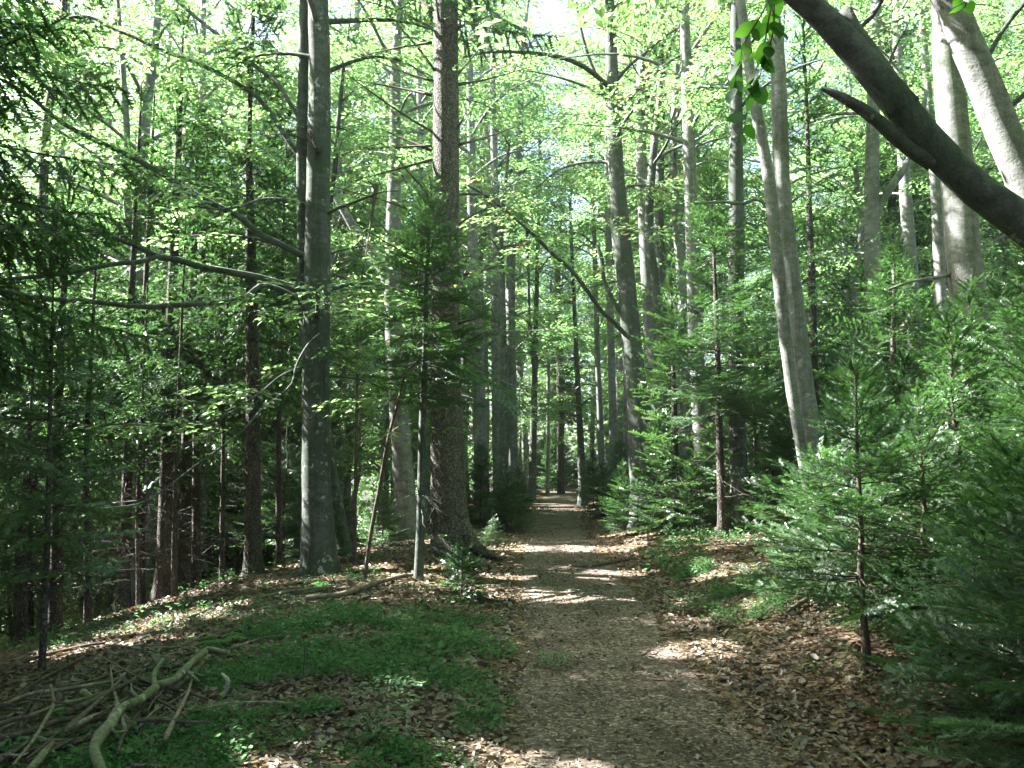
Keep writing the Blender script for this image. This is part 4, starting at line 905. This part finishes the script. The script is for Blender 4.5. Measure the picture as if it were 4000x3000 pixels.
# trees beside and behind the camera: they shade the scene
def choose_side(x, y):
    if y > 0 and abs(x) < .66 * y + 1.6: return None
    if abs(x - .6) < 2.6: return None
    u = rf.random(); s = "left of the path" if x < 0 else "right of the path"
    if u < .62: return ('beech%d' % rf.integers(3), "beech_tree", "canopy beech beside the view " + s, "tree", "canopy beeches beside the view", .95, 1.25)
    if u >= .85 and y > -1 and abs(x) < .66 * y + 4.2: return None
    if u < .85: return ('spruce%d' % rf.integers(2), "spruce_tree", "canopy spruce beside the view " + s, "tree", "canopy spruces beside the view", .85, 1.05)
    return ('low%d' % rf.integers(3), "beech_tree", "understorey beech beside the view " + s, "tree", "understorey beeches beside the view", .9, 1.2)
fill(lambda y: -24, lambda y: 12, -9, 24, 2.75, choose_side, 1.5)

# ------------------------------------------------------------------ openings in the canopy where the sun reaches the ground
# each: point lit, radius of the gap
GAPS = []
def gap(X, Y, r, D=None):
    p = ground_hit(X, Y) if D is None else P(X, Y, D); GAPS.append((p, r * (1.2 if D is None else 1.1)))
for a in [(1130, 1183, .42), (1220, 1186, .5), (1310, 1184, .45), (1270, 1243, .22), (1340, 1238, .22), (1200, 1287, .24), (1260, 1292, .22), (1480, 1412, .12), (1530, 1395, .10), (1210, 1100, .5), (1190, 1072, .5),
          (1600, 1240, .32), (1560, 1225, .25), (270, 1378, .42), (220, 1388, .25), (420, 1328, .35), (380, 1340, .2), (140, 1410, .2), (700, 1270, .12), (880, 1240, .15), (930, 1230, .2), (820, 1225, .2), (1100, 1250, .18), (600, 1640, .12), (1100, 1655, .2)]: gap(*a)
for a in [(800, 300, .9, 15.5), (760, 380, .6, 15), (1500, 215, .9, 16), (1560, 170, .6, 16), (1430, 1060, 1.0, 15.2), (1340, 1080, .7, 18), (1200, 900, 1.8, 42), (1180, 700, 1.5, 36), (1235, 1000, 1.8, 46), (1140, 960, 1.2, 32), (1290, 560, 1.2, 34), (1700, 820, .5, 11.4), (1690, 640, .3, 11.4), (1750, 1010, .3, 11.5), (1665, 330, .3, 11.2), (2070, 620, .2, 9.4), (2050, 250, .18, 9.4), (2085, 720, .15, 9.4), (2110, 160, .12, 6.5), (2160, 300, .16, 6.5), (2215, 420, .1, 6.5),
          (1495, 860, .4, 17), (1490, 250, .5, 17), (1385, 560, .4, 20), (1960, 420, .6, 20), (2030, 640, .5, 18), (1300, 880, .5, 26), (1500, 480, .6, 13), (1180, 450, 1.2, 22), (1250, 250, 1.0, 22), (250, 350, .8, 13), (100, 700, .7, 12), (450, 250, .8, 14), (120, 480, .7, 12), (650, 1050, .2, 11.8), (680, 60, .3, 11.8), (970, 800, .2, 10.5), (150, 1050, .7, 13), (340, 1120, .6, 13.5), (250, 880, .8, 12.5), (430, 740, .8, 13), (600, 1120, .6, 14), (60, 860, .8, 13), (500, 1000, .7, 15), (330, 700, .9, 15), (560, 720, .7, 14), (120, 1180, .5, 12), (450, 1180, .5, 15), (200, 600, .9, 14), (1420, 880, .5, 13.2), (1600, 760, .5, 13.2), (1500, 1000, .4, 14), (1370, 1060, .4, 16), (1480, 1120, .3, 14.6), (1820, 1150, .4, 8), (1950, 850, .5, 9),
          (1130, 640, 1.0, 30), (1240, 760, .9, 32), (1380, 300, .8, 24), (1650, 400, .7, 18), (1480, 620, .5, 13), (1960, 650, .5, 12), (1860, 1000, .5, 9), (2150, 950, .5, 7.5), (1080, 900, .8, 28), (760, 1150, .5, 15), (850, 1100, .4, 16)]: gap(*a)
GP = np.array([g[0] for g in GAPS]); GR = np.array([g[1] for g in GAPS])
sx = np.cross(SUN_DIR, [0, 0, 1.]); sx /= np.linalg.norm(sx); sy_ = np.cross(SUN_DIR, sx)
bpy.context.view_layer.update()
n_cut = 0
def openings(ob, Mw, C):
    bb = np.array([list(c) for c in ob.bound_box]) @ Mw[:3, :3].T + Mw[:3, 3]; cen = bb.mean(0); rad = np.linalg.norm(bb - cen, axis=1).max()
    rel = cen - GP; al = rel @ SUN_DIR; perp = np.linalg.norm(rel - al[:, None] * SUN_DIR, axis=1)
    hit = np.where((perp < rad + GR + .3) & (al > -rad))[0]
    if not len(hit): return None
    C = C @ Mw[:3, :3].T + Mw[:3, 3]; keep = np.ones(len(C), bool)
    for h in hit:
        rel = C - GP[h]; al = rel @ SUN_DIR; u = rel @ sx; v = rel @ sy_
        nz = GR[h] * (1 + .35 * np.sin(3 * np.arctan2(v, u) + h) + .2 * np.sin(7 * np.arctan2(v, u) + 2 * h))
        nz = nz + .006 * np.clip(al, 0, 60)
        keep &= ~((al > max(.8, GR[h] * 1.3)) & (u * u + v * v < nz * nz))
    return None if keep.all() else keep
for ob in list(COL.objects):
    if ob.type != 'MESH': continue
    Mw = np.array(ob.matrix_world); nm_ = ob.data.name
    if nm_ in CARDS:
        A = CARDS[nm_]; keep = openings(ob, Mw, A.mean(1))
        if keep is None or keep.sum() < 50: continue
        ob.data = card_mesh(nm_ + "_open", A[keep], ob.data.materials[0]); n_cut += 1
    elif nm_ in TWIGS:
        V_, f_, ids = TWIGS[nm_]; C = V_[ids[:, None] + np.arange(6)].mean(1); keep = openings(ob, Mw, C)
        if keep is None: continue
        ok = np.ones(len(V_), bool); ok[(ids[~keep][:, None] + np.arange(6)).ravel()] = False
        new = np.cumsum(ok) - 1; ff = [new[a[ok[a].all(1)]] for a in f_]
        ob.data = mesh_from(nm_ + "_open", V_[ok], ff, ob.data.materials[0], smooth=True)
print("crowns opened:", n_cut); open("/tmp/ncut", "w").write(str(n_cut))

# ------------------------------------------------------------------ leaf litter (real curled leaves)
def litter():
    r = np.random.default_rng(12); parts = []
    for (y0, y1, xw, dens, sz) in ((2.6, 6.0, 3.6, 900, .043), (6.0, 10, 5.2, 480, .050), (10, 17, 7.5, 170, .062), (17, 30, 8, 45, .085)):
        n = int((y1 - y0) * 2 * xw * dens); y = r.uniform(y0, y1, n); x = r.uniform(-xw, xw, n) + .4
        d = np.abs(x - pathx(y)); cm = cover_mask(x, y)
        p = np.clip(.5 + .5 * np.clip((d - .4) / .4, 0, 1), 0, 1) * (1 - .72 * cm) * np.clip(.35 + 1.3 * fbm(x, y, 1.4), 0, 1)
        k = (r.random(n) < p) & (np.abs(x) < .68 * y + .6)
        x, y, d = x[k], y[k], d[k]; n = len(x)
        s = sz * np.exp(r.normal(0, .32, n)) * np.where(d < .8, .62, 1.0)
        fold = r.uniform(.05, .45, n); curl = r.uniform(-.1, .35, n)
        T = np.array([[0, 0, 0], [.3, .27, 1], [.75, .22, 1], [1, 0, 0], [.75, -.22, 1], [.3, -.27, 1], [.5, 0, 0]], float)
        L = np.repeat(T[None], n, 0); L[:, :, 2] *= fold[:, None] * .45; L[:, :, 2] += curl[:, None] * (L[:, :, 0] - .5) ** 2 * 1.6
        L[:, :, 0] -= .5
        Rm = rotmats(r.random(n) * 6.28, r.normal(0, .32, n), r.normal(0, .38, n) + (r.random(n) < .3) * np.pi) * s[:, None, None]
        pos = np.stack([x, y, ground(x, y) + .010 + r.random(n) * .018], -1)
        parts.append(np.einsum('nij,nkj->nki', Rm, L) + pos[:, None])
    A = np.concatenate(parts); n = len(A); b = np.arange(n)[:, None] * 7
    q = np.concatenate([b + np.array([[0, 6, 2, 1]]), b + np.array([[6, 3, 2, 2]])[:, [0, 1, 2]].repeat(1, 0)[:, [0, 1, 2, 2]], ]) if False else None
    t_ = np.concatenate([b + np.array([[0, 6, 1]]), b + np.array([[6, 2, 1]]), b + np.array([[6, 3, 2]]), b + np.array([[0, 5, 6]]), b + np.array([[6, 5, 4]]), b + np.array([[6, 4, 3]])])
    tag(link("fallen_leaves", mesh_from("fallen_leaves", A.reshape(-1, 3), [t_], M['litter'], smooth=False)), "dry brown beech leaves littering the path and banks", "leaf litter", kind="stuff")
    print("litter", n)
litter()
# ------------------------------------------------------------------ low green plants
def cover():
    r = np.random.default_rng(13); n = 11; u = np.linspace(.1, 1, n)
    temps = []
    for s in range(4):
        rr_ = np.random.default_rng(s + 200)
        pos = np.stack([rr_.normal(0, .018, n), rr_.normal(0, .018, n), u * .06], -1)
        T = np.array([[0, 0, 0], [.5, .33, .06], [1, 0, 0], [.5, -.33, .06]])[None]
        temps.append(stamp(T, pos, rr_.random(n) * 6.28, rr_.uniform(-.1, .6, n), rr_.normal(0, .3, n), rr_.uniform(.014, .026, n)))
    out = []
    for (y0, y1, x0, x1, dens, sc) in ((2.8, 6.5, -4.6, 4.5, 2100, .68), (6.5, 11.5, -7.5, 5.5, 1000, .95), (11.5, 20, -10, 7, 150, 1.9)):
        m = int((y1 - y0) * (x1 - x0) * dens); y = r.uniform(y0, y1, m); x = r.uniform(x0, x1, m)
        k = (r.random(m) < cover_mask(x, y)) & (np.abs(x) < .68 * y + .4); x, y = x[k], y[k]; m = len(x)
        pos = np.stack([x, y, ground(x, y) - .005], -1); kk = r.integers(0, 4, m)
        s_ = sc * r.uniform(.5, 1.5, m) * np.where(r.random(m) < .06, 1.9, 1.0) * (.7 + .9 * vnoise(x, y, 2.5))
        for i in range(4):
            j = kk == i
            out.append(stamp(temps[i], pos[j], r.random(j.sum()) * 6.28, r.normal(0, .25, j.sum()), r.normal(0, .25, j.sum()), s_[j]))
    A = np.concatenate(out); print("cover", len(A))
    tag(link("ground_cover", card_mesh("ground_cover", A, M['cover'])), "low green plants carpeting the banks beside the path", "ground cover", kind="stuff")
cover()

# ------------------------------------------------------------------ fallen branches
def stick(pts, label, mat, name="fallen_branch", group=None, lift=.0, twigs=(), cat="branch", seed=0):
    """pts (X,Y,width px) lying on the ground; lift (m) above it"""
    W = []; rad = []
    for i, (X, Y, wp) in enumerate(pts):
        lf = lift[i] if isinstance(lift, (list, tuple)) else lift
        h = ground_hit(X, Y + wp * .5, lf); rr_ = wp / 2 / F_PX * h[1]
        W.append(h + np.array([0, 0, rr_ * .8 + lf])); rad.append(rr_)
    W = np.array(W); o = W[0].copy(); wd = Wood()
    L = np.linalg.norm(np.diff(W, axis=0), axis=1).sum(); wd.tube(W - o, np.array(rad), seg=10, n=max(8, int(L / .05)), bump=.22)
    ob = link(name, wd.mesh(name, mat)); ob.location = o; tag(ob, label, cat, group)
    for tw in twigs:
        W2 = []; r2 = []
        for i, (X, Y, wp) in enumerate(tw):
            lf = (lift if not isinstance(lift, (list, tuple)) else .02); h = ground_hit(X, Y + wp * .5, lf); W2.append(h + np.array([0, 0, wp / 2 / F_PX * h[1] + lf])); r2.append(wp / 2 / F_PX * h[1])
        w2 = Wood(); w2.tube(np.array(W2) - o, np.array(r2), seg=7, bump=.2, n=10); link("side_branch", w2.mesh("side_branch", mat), ob)
    return ob
G = "branches lying in the lower left pile"
stick([(495, 1410, 10), (450, 1404, 15), (428, 1418, 17), (402, 1442, 17), (375, 1468, 16), (340, 1480, 19), (300, 1512, 20), (258, 1530, 24), (238, 1562, 22), (213, 1592, 26), (203, 1618, 22), (212, 1645, 24), (226, 1695, 23)], "thick crooked mossy branch lying on top of the pile", M['mossy'], group=G, lift=.13, twigs=[[(335, 1490, 12), (333, 1455, 11), (352, 1425, 8)], [(262, 1538, 14), (250, 1518, 10)], [(400, 1445, 9), (412, 1458, 7), (430, 1472, 4)], [(228, 1570, 12), (250, 1582, 7), (275, 1578, 4)], [(300, 1510, 8), (285, 1492, 5), (283, 1476, 3)]])
stick([(-20, 1600, 14), (60, 1580, 14), (130, 1555, 12), (200, 1545, 10), (260, 1530, 8)], "reddish brown branch curving under the mossy one", M['rotten'], group=G, lift=.06)
stick([(-20, 1650, 16), (50, 1625, 18), (120, 1612, 18), (200, 1590, 14)], "dark thick branch at the bottom of the pile, left edge", M['rotten'], group=G, lift=.05)
stick([(-10, 1530, 9), (60, 1500, 9), (130, 1490, 9), (220, 1475, 7), (300, 1462, 5)], "long thin dark branch along the top of the pile", M['fallen'], group=G, lift=.04)
stick([(60, 1665, 16), (90, 1630, 20), (110, 1600, 16)], "short pale rotten stump end poking out of the pile", M['mossy'], group=G, lift=.07)
stick([(110, 1480, 5), (115, 1520, 8), (95, 1560, 8), (70, 1600, 7), (30, 1650, 6)], "pale bent branch crossing the left of the pile", M['fallen'], group=G, lift=.10)
stick([(240, 1490, 8), (180, 1510, 9), (120, 1525, 9), (30, 1560, 8), (-20, 1590, 8)], "slim branch with peeling bark between the dark ones", M['fallen'], group=G, lift=.09)
stick([(480, 1455, 5), (492, 1470, 10), (488, 1490, 9), (478, 1510, 6)], "bleached bent stick standing out white right of the pile", M['bleached'], group=G, lift=[.16, .12, .06, .01])
stick([(440, 1385, 14), (480, 1368, 15), (520, 1358, 14), (570, 1345, 13), (620, 1335, 9)], "dark log half sunk in the green plants", M['rotten'], lift=.01)
stick([(500, 1400, 8), (560, 1380, 7), (600, 1375, 7), (650, 1372, 4)], "thin grey branch parallel to the dark log", M['fallen'], lift=.01)
stick([(640, 1345, 10), (700, 1320, 11), (760, 1300, 10), (800, 1288, 7)], "long dark branch between the log and the young fir", M['rotten'], lift=.01)
stick([(660, 1290, 12), (740, 1282, 12), (800, 1262, 10), (860, 1246, 8), (900, 1240, 6)], "curved branch lying against the young fir's foot", M['fallen'], lift=.03)
stick([(30, 1510, 6), (70, 1478, 6), (130, 1445, 7), (170, 1425, 5)], "bent dark branch left of the sunny patch", M['rotten'], lift=.05)
stick([(1230, 1222, 7), (1280, 1222, 8), (1330, 1213, 6), (1360, 1208, 4)], "low dark branch lying across the path", M['rotten'], lift=0)
stick([(1700, 1320, 4), (1712, 1313, 9), (1730, 1302, 10), (1745, 1290, 7)], "pale broken branch under the firs on the right", M['fallen'], lift=.04, twigs=[[(1712, 1313, 6), (1700, 1305, 4), (1690, 1310, 3)]])
stick([(1800, 1592, 2.5), (1830, 1620, 4), (1858, 1640, 6), (1885, 1668, 6)], "thin grey twig at the bottom right among dead leaves", M['fallen'], lift=.04)
stick([(330, 1560, 8), (420, 1535, 9), (500, 1520, 9), (600, 1518, 8), (650, 1528, 6)], "bare branch trailing right from the pile", M['fallen'], lift=.02)
stick([(640, 1440, 5), (690, 1428, 6), (735, 1418, 6)], "short dark twig in the green plants near the path", M['rotten'], lift=.01)
stick([(985, 1398, 7), (1000, 1400, 8), (1020, 1405, 5)], "small grey stick end in the green plants beside the path", M['fallen'], lift=.01)
stick([(0, 1460, 7), (60, 1425, 8), (180, 1395, 7), (230, 1388, 6)], "dim branch lying above the pile beside the sunny patch", M['rotten'], lift=.02)
stick([(560, 1290, 7), (640, 1275, 7), (720, 1268, 5)], "thin fallen pole before the reddish spruce", M['fallen'], lift=.03)
stick([(370, 1345, 6), (430, 1325, 6), (480, 1300, 5), (520, 1285, 4)], "thin pole on the slope right of the sunny strip", M['rotten'], lift=.02)
stick([(230, 1390, 6), (300, 1400, 6), (390, 1398, 5)], "short stick below the sunny patch", M['fallen'], lift=.02)
stick([(-10, 1355, 12), (50, 1335, 12), (110, 1320, 9), (170, 1300, 7)], "mossy pole at the far left above the thin spruce", M['mossy'], lift=.03)
stick([(1380, 1170, 5), (1420, 1176, 6), (1470, 1182, 5)], "twig among the leaves behind the path's sunny bend", M['fallen'], lift=.01)
import bmesh
def stone(X, Y, size, label, seed):
    r = np.random.default_rng(seed); h = ground_hit(X, Y); bm_ = bmesh.new(); bmesh.ops.create_icosphere(bm_, subdivisions=3, radius=size)
    k = r.normal(0, 1, (4, 3))
    for v in bm_.verts:
        n_ = v.co.normalized(); f = 1 + .16 * math.sin(3 * n_.dot(Vector(k[0]))) + .10 * math.sin(6 * n_.dot(Vector(k[1]))) + .05 * math.sin(13 * n_.dot(Vector(k[2])))
        v.co = Vector((v.co.x * f * 1.3, v.co.y * f, v.co.z * f * .55))
    me = bpy.data.meshes.new("stone"); bm_.to_mesh(me); bm_.free(); me.materials.append(M['stone'])
    for p_ in me.polygons: p_.use_smooth = True
    ob = link("stone", me); ob.location = h; ob.rotation_euler = (0, 0, r.random() * 6); tag(ob, label, "stone", "small stones showing through the path")
M['stone'] = bark("path_stone", (.26, .24, .22), (.15, .135, .12), (.4, .39, .36), (.12, .11, .08), (8, 8, 8), .66, .6, .5)
for i, (X, Y, z_) in enumerate([(1232, 1276, .05), (1262, 1283, .04), (1300, 1279, .035), (1210, 1190, .05), (1246, 1196, .06), (1330, 1450, .016), (1180, 1420, .015), (1420, 1560, .014), (1250, 1570, .012), (1360, 1340, .02), (1160, 1330, .02), (1500, 1480, .015)]):
    stone(X, Y, z_, "small grey stone half sunk in the trodden path", 900 + i)
rs = np.random.default_rng(31)
mats = ['rotten', 'twig', 'rotten', 'fallen', 'twig']
for i in range(64):
    X = rs.uniform(-20, 420); Y = 1668 - (X + 20) * .42 * rs.random() - rs.uniform(0, 150); Y = max(Y, 1445); a = rs.normal(R_(24), .5); L = rs.uniform(45, 210); wdt = rs.choice([rs.uniform(2.5, 5), rs.uniform(3, 7), rs.uniform(7, 11)])
    pts = []; 
    for k in range(5):
        f = k / 4 - .5; pts.append((X + L * f * math.cos(a) + rs.normal(0, 2.5), min(1690, Y - L * f * math.sin(a) * .8 + rs.normal(0, 2.5)), wdt * (1.1 - .9 * f)))
    stick(pts, "thin brown stick tangled in the lower left pile", M[mats[i % 5]], name="fallen_stick", group="thin sticks tangled in the pile", twigs=[[(pts[2][0], pts[2][1], wdt * .5), (pts[2][0] + 18, pts[2][1] + rs.uniform(-18, 14), wdt * .35), (pts[2][0] + rs.uniform(30, 60), pts[2][1] + rs.uniform(-34, 22), wdt * .2)]] if i % 2 else (), lift=rs.uniform(.0, .13), cat="stick")
for i in range(34):
    X = rs.choice([rs.uniform(450, 1050), rs.uniform(1380, 1700), rs.uniform(100, 600)]); Y = rs.uniform(1290, 1640) if X < 1100 else rs.uniform(1210, 1500)
    a = rs.uniform(-.8, .9); L = rs.uniform(20, 70); pts = [(X + L * (k / 3 - .5), Y - L * (k / 3 - .5) * math.sin(a) * .5 + rs.normal(0, 2), rs.uniform(1.6, 3.4)) for k in range(4)]
    stick(pts, "small twig lying loose on the forest floor", M[mats[i % 5]], name="fallen_twig", group="small twigs on the forest floor", lift=.01, cat="twig")

# ------------------------------------------------------------------ hanging leaf spray close to the camera
def big_leaf(L=.06, nseg=6):
    u = np.linspace(0, 1, nseg + 1); wv = .36 * L * np.sin(np.pi * np.clip(u, 0, 1) ** .8) ** .75; wv[0] = wv[-1] = 0.0008
    z = -.12 * L * u ** 2
    mid = np.stack([u * L, 0 * u, z], -1); l = mid + np.stack([0 * u, wv, .10 * wv + 0 * u + .015 * L * np.sin(u * 28)], -1); r_ = mid + np.stack([0 * u, -wv, .10 * wv + .015 * L * np.sin(u * 28 + 2)], -1)
    V = np.concatenate([l, mid, r_]); n = nseg + 1; q = []
    for i in range(nseg): q += [[i, i + 1, n + i + 1, n + i], [n + i, n + i + 1, 2 * n + i + 1, 2 * n + i]]
    return V, np.array(q)
def leaf_spray(stems, D, label, seed, size=.058, per=9):
    r = np.random.default_rng(seed); BV, BQ = big_leaf(size); Vs, Qs = [], []; n = 0; wd = Wood()
    o = P(stems[0][0][0], stems[0][0][1], D); root = empty("leafy_twig", o, label, "leafy twig")
    for st in stems:
        W = np.array([P(X, Y, D + .05 * k) for k, (X, Y) in enumerate(st)]) - o; c, _ = wd.tube(W, np.linspace(.003, .0012, len(W)), seg=6, n=per * 2)
        for k in range(2, per * 2, 1):
            if r.random() < .25: continue
            a = r.uniform(0, 6.28); Rm = rotmats(np.array([a]), np.array([r.uniform(-1.25, -.2)]), np.array([r.normal(0, .5)]))[0] * r.uniform(.7, 1.15)
            Vs.append(BV @ Rm.T + c[k]); Qs.append(BQ + n); n += len(BV)
    link("twig", wd.mesh("leafy_twig_wood", M['twig']), root); link("leaves", mesh_from("hanging_leaves", np.concatenate(Vs), [np.concatenate(Qs)], M['near_leaf'], smooth=True), root)
leaf_spray([[(1690, -60), (1665, 20), (1650, 100), (1625, 180), (1605, 290)], [(1680, -40), (1640, 40), (1605, 100), (1585, 190)], [(1672, 10), (1670, 70), (1655, 120), (1630, 200)]], 2.3, "dark beech leaves hanging close at the top before the twin trunk", 71, .068, 9)
leaf_spray([[(2110, -90), (2095, -30), (2085, 15)]], 2.0, "few green leaves dipping in at the top right", 72, .06, 4)

# ------------------------------------------------------------------ small plants: ferns and seedlings
def fern(X, Y, L, label, n=7, seed=0):
    h = ground_hit(X, Y); r = np.random.default_rng(seed); root = empty("fern", h, label, "fern")
    A = []
    for i in range(n):
        a = i * 6.283 / n + r.normal(0, .3); l = L * r.uniform(.7, 1.1)
        for k in range(12):
            u = (k + 1) / 12; e = .9 - 1.5 * u; p = l * u * np.array([math.cos(a) * .8, math.sin(a) * .8, .9 - .75 * u])
            for s in (-1, 1):
                ln = l * .34 * math.sin(math.pi * min(1, .15 + u * .85)) ** .8 + .01; ya = a + s * 1.25; tip = p + ln * dir_of(ya, -.15); w_ = l * .035
                d = np.array([math.cos(a), math.sin(a), 0]) * w_; A.append([p - d, p + d, tip + d * .3, tip - d * .3])
    link("fronds", card_mesh("fern_fronds", np.array(A), M['fern']), root)
fern(470, 1395, .30, "small pale fern beside the dark log", 7, 1)
fern(1665, 1240, .26, "yellow-green fern under the firs right of the path", 8, 2)
fern(690, 1268, .22, "fern at the foot of the stout beech", 6, 3)
def seedling(X, Y, H, label, seed):
    h = ground_hit(X, Y); r = np.random.default_rng(seed); root = empty("beech_seedling", h, label, "seedling"); wd = Wood(); fo = Fol()
    W = np.array([[0, 0, 0], [.02 * r.normal(), .02 * r.normal(), H * .5], [.05 * r.normal(), .05 * r.normal(), H]]); c, _ = wd.tube(W, np.array([.004, .003, .0015]), seg=5, n=8)
    for k in range(3, 8): 
        for s in range(2): fo.add(c[k], r.random() * 6.28, r.uniform(-.2, .2), 0, .35)
    link("stem", wd.mesh("seedling_stem", M['twig']), root); link("leaves", fo.mesh("seedling_leaves", SPRAYS, M['beech_leaf'], r), root)
seedling(1195, 1440, .01 + .12, "tiny seedling at the edge of the path", 1)
seedling(655, 1470, .5, "thin beech seedling standing in the green plants", 2)
seedling(1435, 1140, .55, "sunlit seedling before the pale fir", 3)
seedling(820, 1600, .35, "leafy seedling at the bottom edge left of the path", 4)
seedling(1480, 1330, .3, "seedling on the right bank of the path", 5)
seedling(965, 1235, .5, "pale-leaved seedling at the foot of the thick spruce", 6)
HAZE = 0.0006
if HAZE:
    m, nt, out = newmat("haze_air"); pv = N(nt, "ShaderNodeVolumePrincipled"); pv.inputs["Color"].default_value = (.86, .94, 1.0, 1)
    pv.inputs["Density"].default_value = HAZE; pv.inputs["Anisotropy"].default_value = .45; nt.links.new(pv.outputs[0], out.inputs["Volume"])
    zmin = float(ground(np.array([-230., 230, 0]), np.array([200., 200, 240])).min())
    wv = np.array([[x, y, z] for z in (-140.0, 34.0) for (x, y) in ((-270, -70), (270, -70), (270, 260), (-270, 260))], float)
    hz = link("haze", mesh_from("haze", wv, [np.array([[3, 2, 1, 0], [4, 5, 6, 7], [0, 1, 5, 4], [1, 2, 6, 5], [2, 3, 7, 6], [3, 0, 4, 7]])], m)); tag(hz, kind="stuff")
    cy.volume_bounces = 0
print("ground min", ground(np.array([-260.,260]), np.array([250.,250])))
print("objects", len(COL.objects), "trees", len(TREES), "faces", sum(len(a) for a in CARDS.values()))
